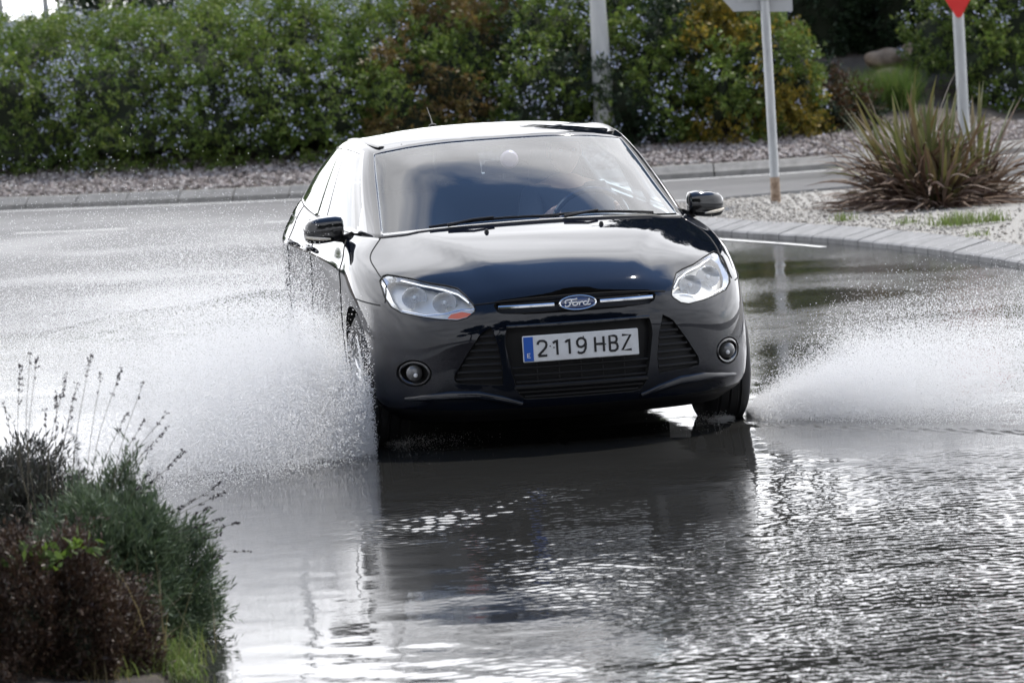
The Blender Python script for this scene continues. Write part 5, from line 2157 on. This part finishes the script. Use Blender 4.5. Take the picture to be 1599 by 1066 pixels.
def tufty(name, label, cat, c, rad, n_tw, leaf, seed, ll, lw, n_leaf, stem, group=None, upw=.5):
    """cushion of upright leafy shoots"""
    r = np.random.default_rng(seed)
    root = empty(name, c)
    tag(root, label, cat, group)
    v = unit(r.normal(0, 1, (n_tw, 3)))
    v[:, 2] = np.abs(v[:, 2]) * 1.0 - .05
    k = wave_field(v[:, 0] * 3 + v[:, 1], v[:, 2] * 3 - v[:, 1] * 2, wave_set(10, .6, 2.2, 1, seed=seed + 3))
    k /= np.std(k)
    dep = np.clip(r.exponential(.08, n_tw), 0, .5)
    Pt = v * (1 + .13 * k - dep)[:, None] * np.array(rad)
    Dt = unit(v * np.array([1, 1, .7]) + r.normal(0, .28, Pt.shape) + np.array([0, 0, upw]))
    # narrow leaves laid close to each shoot
    long_ = np.where(r.random(n_tw) < .14, r.uniform(1.2, 1.9, n_tw), 1.0) * stem
    V_, F_ = sprays(Pt, Dt, n_leaf, long_, ll, lw, droop=0, spread=.42, r=r)
    soup_obj('foliage', V_, F_, leaf, root)
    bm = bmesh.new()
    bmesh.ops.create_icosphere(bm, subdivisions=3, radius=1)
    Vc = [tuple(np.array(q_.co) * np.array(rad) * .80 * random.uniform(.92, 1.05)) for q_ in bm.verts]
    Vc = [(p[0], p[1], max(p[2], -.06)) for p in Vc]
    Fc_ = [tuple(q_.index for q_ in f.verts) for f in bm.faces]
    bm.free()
    mesh_obj('shade_core', Vc, Fc_, M_core, root)  # dark hull, the cushion's inner shade given as colour
    return root


lav = tufty('lavender_bush', 'grey green lavender bush with tall dry flower stalks, at the water edge', 'lavender', (-1.36, 15.0, .03), (.25, .40, .44), 3300, M_lav, 201, .034, .0055, 26, .075, 'near corner planting')
tufty('lavender_bush', 'dull grey lavender at the left edge, behind and above the greener lavender bush', 'lavender', (-1.74, 15.5, .06), (.34, .38, .53), 2300, M_lavd, 202, .034, .006, 24, .08, 'near corner planting')
tufty('heather_bush', 'dead brown bushy plant in front of the lavender, at the bottom left', 'shrub', (-1.56, 14.22, .01), (.35, .36, .43), 3600, M_brown, 203, .020, .007, 22, .06, 'near corner planting')

STALKS = [(-1.564,14.897,1.003),(-1.57,15.147,.967),(-1.623,15.117,.947),(-1.373,14.939,.978),(-1.349,15.023,.915),(-1.28,15.007,.929),(-1.218,15.078,.872),(-1.472,15.126,.912),(-1.484,14.883,.874),(-1.134,14.86,.784),(-1.154,15.143,.716),(-1.22,15.001,.75),(-1.105,15.117,.637),(-1.262,14.851,.792),(-1.21,15.006,.587),(-1.191,15.103,.565),(-.98,14.93,.539),(-.983,15.181,.484),(-1.037,15.165,.438),(-.979,14.861,.433),(-.923,14.859,.415),(-.994,15.039,.36),(-.914,15.179,.281),(-.995,14.983,.295),(-1.066,14.926,.494),(-1.135,14.998,.391),(-1.658,14.86,.851),(-1.422,14.928,.892),(-1.54,15.003,.808)]
rs = random.Random(9)
lo = Vector(lav.location)
for i, tp in enumerate(STALKS):
    tip = Vector(tp)
    # each stalk rises from the cushion and leans out to its tip
    if tip.z > .65:
        foot = Vector((-1.50 + (tip.x + 1.40) * .42 + rs.uniform(-.05, .05), 15.0 + rs.uniform(-.08, .08), .34))
    else:
        foot = Vector((-1.36 + (tip.x + 1.2) * .25, 15.0 + rs.uniform(-.08, .08), .25))
    mid = foot.lerp(tip, .5) + Vector((-.02 + rs.uniform(-.015, .015), 0, .035))
    pts = crom(np.array([foot, mid, tip]), 7)
    mb = MB()
    mb.tube([Vector(p) - lo for p in pts], list(np.linspace(.0015, .0007, len(pts))), n=5)
    st = mb.build('flower_stalk', M_stalk, lav)
    mb = MB()
    full = rs.random() < .7
    L_ = (tip - foot).length
    nwh = rs.randint(4, 8) if full else rs.randint(2, 4)
    dirv = (tip - mid).normalized()
    for k in range(nwh):
        t = k * rs.uniform(.012, .017)
        if k > nwh - 2:
            t += .018
        c = tip - dirv * t - lo
        s_ = rs.uniform(.0028, .0055)
        for q_ in range(rs.randint(3, 5)):
            o_ = Vector((rs.gauss(0, .004), rs.gauss(0, .004), rs.gauss(0, .003)))
            p = c + o_
            e = (dirv + Vector((rs.gauss(0, .5), rs.gauss(0, .5), rs.gauss(0, .4)))).normalized()
            mb.tube([p - e * s_ * .8, p, p + e * s_ * 1.3], [s_ * .25, s_ * .6, s_ * .15], n=5)
    mb.build('flower_spike', M_spike, st)

# a broad-leaved seedling and grass
M_seed = leaf_mat('seedling_leaf', [(.07, .12, .02), (.10, .16, .028), (.06, .10, .02)])
r = np.random.default_rng(220)
P_ = np.c_[r.normal(0, .075, 26), r.normal(0, .04, 26), r.uniform(-.07, .02, 26)]
V_, F_ = sprays(P_, unit(r.normal(0, 1, (26, 3)) + np.array([0, 0, .8])), 4, .03, .040, .020, spread=.8, r=r)
sd = empty('leafy_seedling', (-1.50, 14.03, .46))
tag(sd, 'bright green broad-leaved sprig poking out between the brown bush and the lavender', 'plant', 'near corner planting')
soup_obj('leaves', V_, F_, M_seed, sd)
mb = MB()
for k in range(5):
    mb.tube([(r.normal(0, .03), r.normal(0, .02), -.42), (r.normal(0, .03), 0, -.2), (r.normal(0, .06), 0, .03)], [.003, .0025, .0015], n=5)
mb.build('stem', M_stalk, sd)
Vg, Fg, Mg = [], [], []
o_ = 0
for i in range(34):
    cx_, cy_ = r.uniform(-1.50, -1.02), r.uniform(13.9, 14.75)
    cx_ = min(cx_, -1.02 - .1 * max(0, cy_ - 14.4))
    V_, F_ = blades(46, (cx_, cy_, .045), .035, .04, .12, .0045, .55, r, curl=.9)
    Vg.append(V_); Fg.append(F_ + o_); Mg.append(np.full(len(F_), 1 if r.random() < .3 else 0)); o_ += len(V_)
M_straw = leaf_mat('straw_blade', [(.14, .11, .05), (.20, .165, .085), (.10, .085, .04)])
tag(soup_obj('verge_grass', np.concatenate(Vg), np.concatenate(Fg), [M_tuft, M_straw], None, np.concatenate(Mg)), kind='stuff')
# dry grass wisps in the brown bush
V_, F_ = blades(60, (0, 0, 0), .10, .14, .38, .0035, .5, r, curl=.8)
o = soup_obj('dry_grass', V_, F_, M_straw)
o.location = (-1.24, 14.25, .08)
tag(o, 'wispy straw coloured grass between the brown bush and the lavender foot', 'dry grass', 'near corner planting')
# ------------------------------------------------------------------ the driver
M_skin = mat('skin', (.50, .30, .22), rough=.5)
M_hair = mat('hair', (.035, .025, .02), rough=.6)
M_shirt = mat('dark_jumper', (.04, .045, .06), rough=.9)
M_trous = mat('dark_trousers', (.025, .027, .035), rough=.9)


def skin_mesh(name, pts, edges, rad, m, parent, root=0, sub=2):
    me = bpy.data.meshes.new(name)
    me.from_pydata([tuple(p) for p in pts], edges, [])
    me.materials.append(m)
    o = bpy.data.objects.new(name, me)
    COL.objects.link(o)
    sk = o.modifiers.new('skin', 'SKIN')
    sk.use_smooth_shade = True
    for i, r_ in enumerate(rad):
        v = me.skin_vertices[0].data[i]
        v.radius = (r_, r_) if not isinstance(r_, tuple) else r_
        v.use_root = i == root
    sb = o.modifiers.new('sub', 'SUBSURF')
    sb.levels = sb.render_levels = sub
    dg_ = bpy.context.evaluated_depsgraph_get()
    m2 = bpy.data.meshes.new_from_object(o.evaluated_get(dg_))
    m2.name = name
    bpy.data.objects.remove(o, do_unlink=True)
    o = bpy.data.objects.new(name, m2)
    COL.objects.link(o)
    if parent:
        o.parent = parent
    return o


# driver's frame: x across, y backwards (as the car), z up, origin on the seat cushion
drv_c = Vector((.37, 2.20 - CAR_A0, .58))
wm = Matrix.Translation(CAR_LOC) @ Matrix.Rotation(CAR_YAW, 4, 'Z')
person = empty('person', tuple(wm @ drv_c), CAR_YAW)
tag(person, 'driver in dark jumper with both hands on the wheel, dimly seen through the windscreen', 'person')
J, E_, Rd = [], [], []


def jn(p, r_, par=None):
    J.append(p); Rd.append(r_)
    if par is not None:
        E_.append((par, len(J) - 1))
    return len(J) - 1


pel = jn((0, 0, .06), .13)
sp1 = jn((0, .05, .22), .125, pel)
sp2 = jn((0, .10, .38), .14, sp1)
nk0 = jn((0, .125, .50), .085, sp2)
nk1 = jn((0, .11, .575), .052, nk0)
hands = []
for s in (1, -1):
    sh = jn((s * .165, .12, .47), .062, nk0)
    el = jn((s * .235, -.09, .30), .044, sh)
    wr = jn((s * .185, -.37, .375), .029, el)
    pm = jn((s * .170, -.44, .405), .030, wr)
    for k, (dx, ln) in enumerate(((-.024, .030), (-.008, .034), (.008, .033), (.024, .027))):
        f1 = jn((s * .165 + dx * .3, -.485, .41 + dx), .0105, pm)
        f2 = jn((s * .150 + dx * .3, -.515, .405 + dx), .0095, f1)
        f3 = jn((s * .135, -.512 + .0 * ln, .398 + dx), .0085, f2)
    th = jn((s * .150, -.455, .435), .011, pm)
    jn((s * .135, -.485, .445), .009, th)
    hp = jn((s * .09, -.03, .05), .095, pel)
    kn = jn((s * .14, -.44, .14), .062, hp)
    an = jn((s * .13, -.70, -.22), .042, kn)
    jn((s * .13, -.84, -.24), .036, an)
body_p = skin_mesh('body', J, E_, Rd, M_skin, person)
# clothes: the same joints, a little fuller
JT = [J[0], J[1], J[2], J[3]]
ET, RT = [(0, 1), (1, 2), (2, 3)], [.138, .136, .152, .098]
for s in (1, -1):
    b = len(JT)
    JT += [(s * .165, .12, .47), (s * .235, -.09, .30), (s * .190, -.34, .368)]
    RT += [.075, .057, .041]
    ET += [(3, b), (b, b + 1), (b + 1, b + 2)]
skin_mesh('jumper', JT, ET, RT, M_shirt, person)
JT, ET, RT = [(0, 0, .06)], [], [.142]
for s in (1, -1):
    b = len(JT)
    JT += [(s * .09, -.03, .05), (s * .14, -.44, .14), (s * .13, -.69, -.20)]
    RT += [.108, .075, .058]
    ET += [(0, b), (b, b + 1), (b + 1, b + 2)]
skin_mesh('trousers', JT, ET, RT, M_trous, person)


def head_mesh():
    bm = bmesh.new()
    bmesh.ops.create_icosphere(bm, subdivisions=5, radius=1)
    for v in bm.verts:
        x, y, z = v.co
        px, py, pz = x * .076, y * .096, z * .118
        if z < 0:                                       # jaw narrows to the chin
            px *= 1 - .30 * z * z
            py *= 1 - .10 * z * z
        f = max(0, -y)
        nose = math.exp(-(px / .012) ** 2) * (math.exp(-((pz + .018) / .016) ** 2) * .020 + math.exp(-((pz - .008) / .022) ** 2) * .009)
        eyes = sum(math.exp(-((px - q) / .015) ** 2 - ((pz - .008) / .011) ** 2) for q in (-.031, .031)) * .010
        brow = math.exp(-((pz - .030) / .012) ** 2) * math.exp(-(px / .05) ** 4) * .005
        lips = math.exp(-(px / .022) ** 4) * (math.exp(-((pz + .052) / .006) ** 2) + math.exp(-((pz + .064) / .007) ** 2)) * .005
        chin = math.exp(-(px / .022) ** 2 - ((pz + .094) / .014) ** 2) * .007
        cheek = sum(math.exp(-((px - q) / .02) ** 2 - ((pz + .02) / .022) ** 2) for q in (-.043, .043)) * .004
        py -= (nose - eyes + brow + lips + chin + cheek) * min(1, f * 1.8)
        v.co = (px, py, pz)
    for f in bm.faces:
        f.smooth = True
    me = bpy.data.meshes.new('head')
    bm.to_mesh(me)
    bm.free()
    return me


hm = head_mesh()
hm.materials.append(M_skin)
head_o = bpy.data.objects.new('head', hm)
COL.objects.link(head_o)
head_o.location = (0, .085, .685)
# head and ears become one skin with the body
mb = MB()
for s in (1, -1):
    mb.lathe([(.0001, .008), (.012, .010), (.020, .004), (.016, -.008)], c=(s * .078, .10, .685), axis='X', n=14, sy=1.5)
ears = mb.build('ears', M_skin)
bm = bmesh.new()
for o in (body_p, head_o, ears):
    tmp = o.data.copy()
    tmp.transform(o.matrix_basis)
    bm.from_mesh(tmp)
bm.to_mesh(body_p.data)
bm.free()
for o in (head_o, ears):
    bpy.data.objects.remove(o, do_unlink=True)
body_p.data.polygons.foreach_set('use_smooth', [True] * len(body_p.data.polygons))
bm = bmesh.new()
bmesh.ops.create_icosphere(bm, subdivisions=4, radius=1)
for v in bm.verts:
    x, y, z = v.co
    k = 1.0 + .03 * math.sin(9 * x + 4 * z) * math.sin(7 * y)
    v.co = (x * .085 * k, y * .102 * k + .008, z * .122 * k + .008)
dele = [v for v in bm.verts if (v.co.y < -.045 and v.co.z < .066) or v.co.z < -.055]
bmesh.ops.delete(bm, geom=dele, context='VERTS')
for f in bm.faces:
    f.smooth = True
me = bpy.data.meshes.new('hair')
bm.to_mesh(me)
bm.free()
me.materials.append(M_hair)
o = bpy.data.objects.new('hair', me)
COL.objects.link(o)
o.parent = person
o.location = (0, .085, .685)
mb = MB()
for s in (1, -1):
    mb.lathe([(.0001, -.011), (.007, -.0085), (.010, 0), (.007, .008)], c=(s * .031, .085 - .083, .693), axis='Y', n=14)
mb.build('eyes', M_signw, person)
# ------------------------------------------------------------------ the spray thrown up by the front wheels
M_drop = bpy.data.materials.new('water_drop')
M_drop.use_nodes = True
M_drop.node_tree.nodes.remove(bsdf(M_drop))
d1 = node(M_drop, 'ShaderNodeBsdfDiffuse')
d1.inputs['Color'].default_value = (.96, .965, .98, 1)
d2 = node(M_drop, 'ShaderNodeBsdfTranslucent')
d2.inputs['Color'].default_value = (.97, .975, .985, 1)
mx = node(M_drop, 'ShaderNodeMixShader')
mx.inputs[0].default_value = .68
link(M_drop, d1.outputs[0], mx.inputs[1])
link(M_drop, d2.outputs[0], mx.inputs[2])
tp = node(M_drop, 'ShaderNodeBsdfTransparent')
mt = node(M_drop, 'ShaderNodeMixShader')
mt.inputs[0].default_value = .32
link(M_drop, mx.outputs[0], mt.inputs[1])
link(M_drop, tp.outputs[0], mt.inputs[2])
link(M_drop, mt.outputs[0], M_drop.node_tree.nodes['Material Output'].inputs['Surface'])

FWD = np.array([math.sin(CAR_YAW), -math.cos(CAR_YAW), 0])
LAT = np.array([math.cos(CAR_YAW), math.sin(CAR_YAW), 0])
TET = np.array([(1, 1, 1), (1, -1, -1), (-1, 1, -1), (-1, -1, 1)]) / math.sqrt(3)
TETF = np.array([(0, 1, 2), (0, 3, 1), (0, 2, 3), (1, 3, 2)])


def tets(P_, rad, r):
    n = len(P_)
    q = unit(r.normal(0, 1, (n, 4)))                         # random turn
    w, x, y, z = q.T
    M_ = np.stack([1 - 2 * (y * y + z * z), 2 * (x * y - z * w), 2 * (x * z + y * w),
                   2 * (x * y + z * w), 1 - 2 * (x * x + z * z), 2 * (y * z - x * w),
                   2 * (x * z - y * w), 2 * (y * z + x * w), 1 - 2 * (x * x + y * y)], -1).reshape(n, 3, 3)
    V_ = np.einsum('nij,kj->nki', M_, TET) * rad[:, None, None] + P_[:, None]
    F_ = TETF[None] + (np.arange(n) * 4)[:, None, None]
    return V_.reshape(-1, 3), F_.reshape(-1, 3)


def jet(n, foot, side, az, el, sp, tmax, r, drag=.9, jit=.02, tpow=1.0, back=0.0, ceil=None):
    """drops on ballistic paths: az from straight sideways (0) towards the way the car goes (+)"""
    a = r.uniform(R(az[0]), R(az[1]), n)
    # ragged sheet: power varies with direction
    k = np.sin(a * 9 + side) * .15 + np.sin(a * 23 + 2) * .12 + np.sin(a * 57) * .10 + np.sin(a * 131 + 1) * .06
    e = R(el[0]) + (R(el[1]) - R(el[0])) * r.random(n) * (1 + .5 * k)
    v = r.uniform(sp[0], sp[1], n) * (1 + k)
    t = tmax * r.random(n) ** tpow
    dist = v * np.cos(e) * (1 - np.exp(-drag * t)) / drag
    z = v * np.sin(e) * t - 4.905 * t * t
    d = LAT[None] * side * np.cos(a)[:, None] + FWD[None] * np.sin(a)[:, None]
    p = np.array(foot)[None] + d * dist[:, None] - FWD[None] * (back * t)[:, None]
    p[:, 2] += z
    p += r.normal(0, 1, p.shape) * (jit * (.4 + 2.2 * dist))[:, None] * np.array([1, 1, .7])
    ok = p[:, 2] > .02
    if ceil:
        top = ceil[0] + (ceil[1] - ceil[0]) * smoothstep(0, ceil[2], dist)
        top = top * np.exp(r.normal(0, .11, n)) * (1 + .7 * k)
        ok &= r.random(n) > smoothstep(.45, 1.22, p[:, 2] / top)
    return p[ok]


CARI = np.array([[math.cos(CAR_YAW), math.sin(CAR_YAW)], [-math.sin(CAR_YAW), math.cos(CAR_YAW)]])


def outside_car(p, zc=.02):
    q = (p[:, :2] - np.array(CAR_LOC[:2])) @ CARI.T
    inside = (np.abs(q[:, 0]) < .905) & (q[:, 1] > -CAR_A0 - .02) & (q[:, 1] < 2.2)
    return p[~(inside & (p[:, 2] > zc))]


wl_c = np.array(CAR_LOC) + LAT * -.86 + FWD * (CAR_A0 - .80)
wr_c = np.array(CAR_LOC) + LAT * .86 + FWD * (CAR_A0 - .80)
wl_c[2] = wr_c[2] = .03
r = np.random.default_rng(77)


def spray(name, label, sets, rmin, rmax):
    Vs, Fs, o_ = [], [], 0
    for p, s0, s1, *zc in sets:
        p = outside_car(p, *zc)
        rad = s0 + (s1 - s0) * r.random(len(p)) ** 2.5
        V_, F_ = tets(p, rad, r)
        Vs.append(V_); Fs.append(F_ + o_); o_ += len(V_)
    o = soup_obj(name, np.concatenate(Vs), np.concatenate(Fs), M_drop)
    return tag(o, kind='stuff')


CL, CR_ = (.22, .95, .55), (.11, .46, .80)
spray('spray', None, [
    (jet(760000, wl_c, -1, (-42, 60), (4, 56), (2.6, 7.6), .50, r, tpow=.52, ceil=CL), .0017, .0034),
    (jet(220000, wl_c, -1, (-25, 55), (30, 74), (2.2, 4.6), .42, r, tpow=.6, ceil=(.30, .95, .4)), .0018, .0036),
    (jet(230000, wl_c, -1, (8, 70), (2, 28), (1.6, 5.8), .40, r, tpow=.52, ceil=CL), .0018, .0036),
    (jet(12000, wl_c, -1, (-50, 60), (20, 56), (3.0, 6.6), .7, r, jit=.05, ceil=(.3, 1.05, .7)), .0018, .0040),
    (jet(55000, wl_c + FWD * .06 + LAT * .06, -1, (5, 85), (8, 76), (.5, 2.6), .34, r, tpow=.6), .0020, .0044),
    (jet(140000, wl_c + FWD * .26 + LAT * .10, -1, (-15, 62), (14, 72), (.8, 3.4), .36, r, tpow=.7, ceil=(.20, .8, .4)), .0018, .0040),
    (jet(1800, wl_c, -1, (-40, 66), (5, 60), (2.4, 6.6), .5, r, jit=.05, ceil=(.3, 1.0, .5)), .0035, .0070),
    (jet(9000, wl_c + LAT * .05, 1, (-10, 80), (2, 16), (.5, 3.0), .36, r, ceil=(.05, .10, .3)), .0015, .0032, .15),
], 0, 0)
spray('spray', None, [
    (jet(720000, wr_c, 1, (-38, 54), (3, 34), (2.4, 7.4), .46, r, tpow=.52, ceil=CR_), .0017, .0034),
    (jet(130000, wr_c, 1, (-36, 50), (8, 40), (2.0, 4.6), .42, r, tpow=.6, ceil=CR_), .0018, .0036),
    (jet(210000, wr_c, 1, (10, 64), (2, 16), (1.4, 5.8), .40, r, tpow=.52, ceil=CR_), .0018, .0036),
    (jet(8000, wr_c, 1, (-50, 56), (8, 38), (2.5, 6.6), .6, r, jit=.05, ceil=(.18, .62, .8)), .0018, .0040),
    (jet(20000, wr_c + FWD * .10 - LAT * .06, 1, (10, 85), (4, 40), (.3, 2.2), .30, r, tpow=.6), .0018, .0040),
    (jet(26000, wr_c + FWD * .20 - LAT * .06, 1, (-10, 60), (6, 44), (.6, 2.6), .30, r, tpow=.7, ceil=(.10, .34, .4)), .0018, .0040),
    (jet(1200, wr_c, 1, (-36, 60), (4, 36), (2.2, 6.2), .45, r, jit=.05, ceil=(.16, .55, .6)), .0035, .0065),
    (jet(16000, wr_c - LAT * .04 + FWD * .05, -1, (-70, 75), (2, 26), (.3, 1.9), .26, r, ceil=(.05, .11, .3)), .0015, .0034, .15),
], 0, 0)
# ------------------------------------------------------------------ unseen trees added behind the viewpoint to darken what the car's nose mirrors
WORDS = ('leaning', 'taller', 'rounder', 'wider', 'outer', 'farther', 'narrow', 'spreading')
for i in range(8):
    x_, y_ = -19 + i * 5.4 + random.uniform(-.6, .6), -7 + random.uniform(-2, 2)
    t_ = tree((x_, y_, 0), 11 + random.uniform(-1, 2), 4.0, 3000, M_dark, WORDS[i] + ' dark tree added behind the viewpoint for reflections, out of view', 140 + i, ll=.42, trunk=.2)
    t_['group'] = 'unseen trees added behind the viewpoint'
    t_.name = 'unseen_tree'
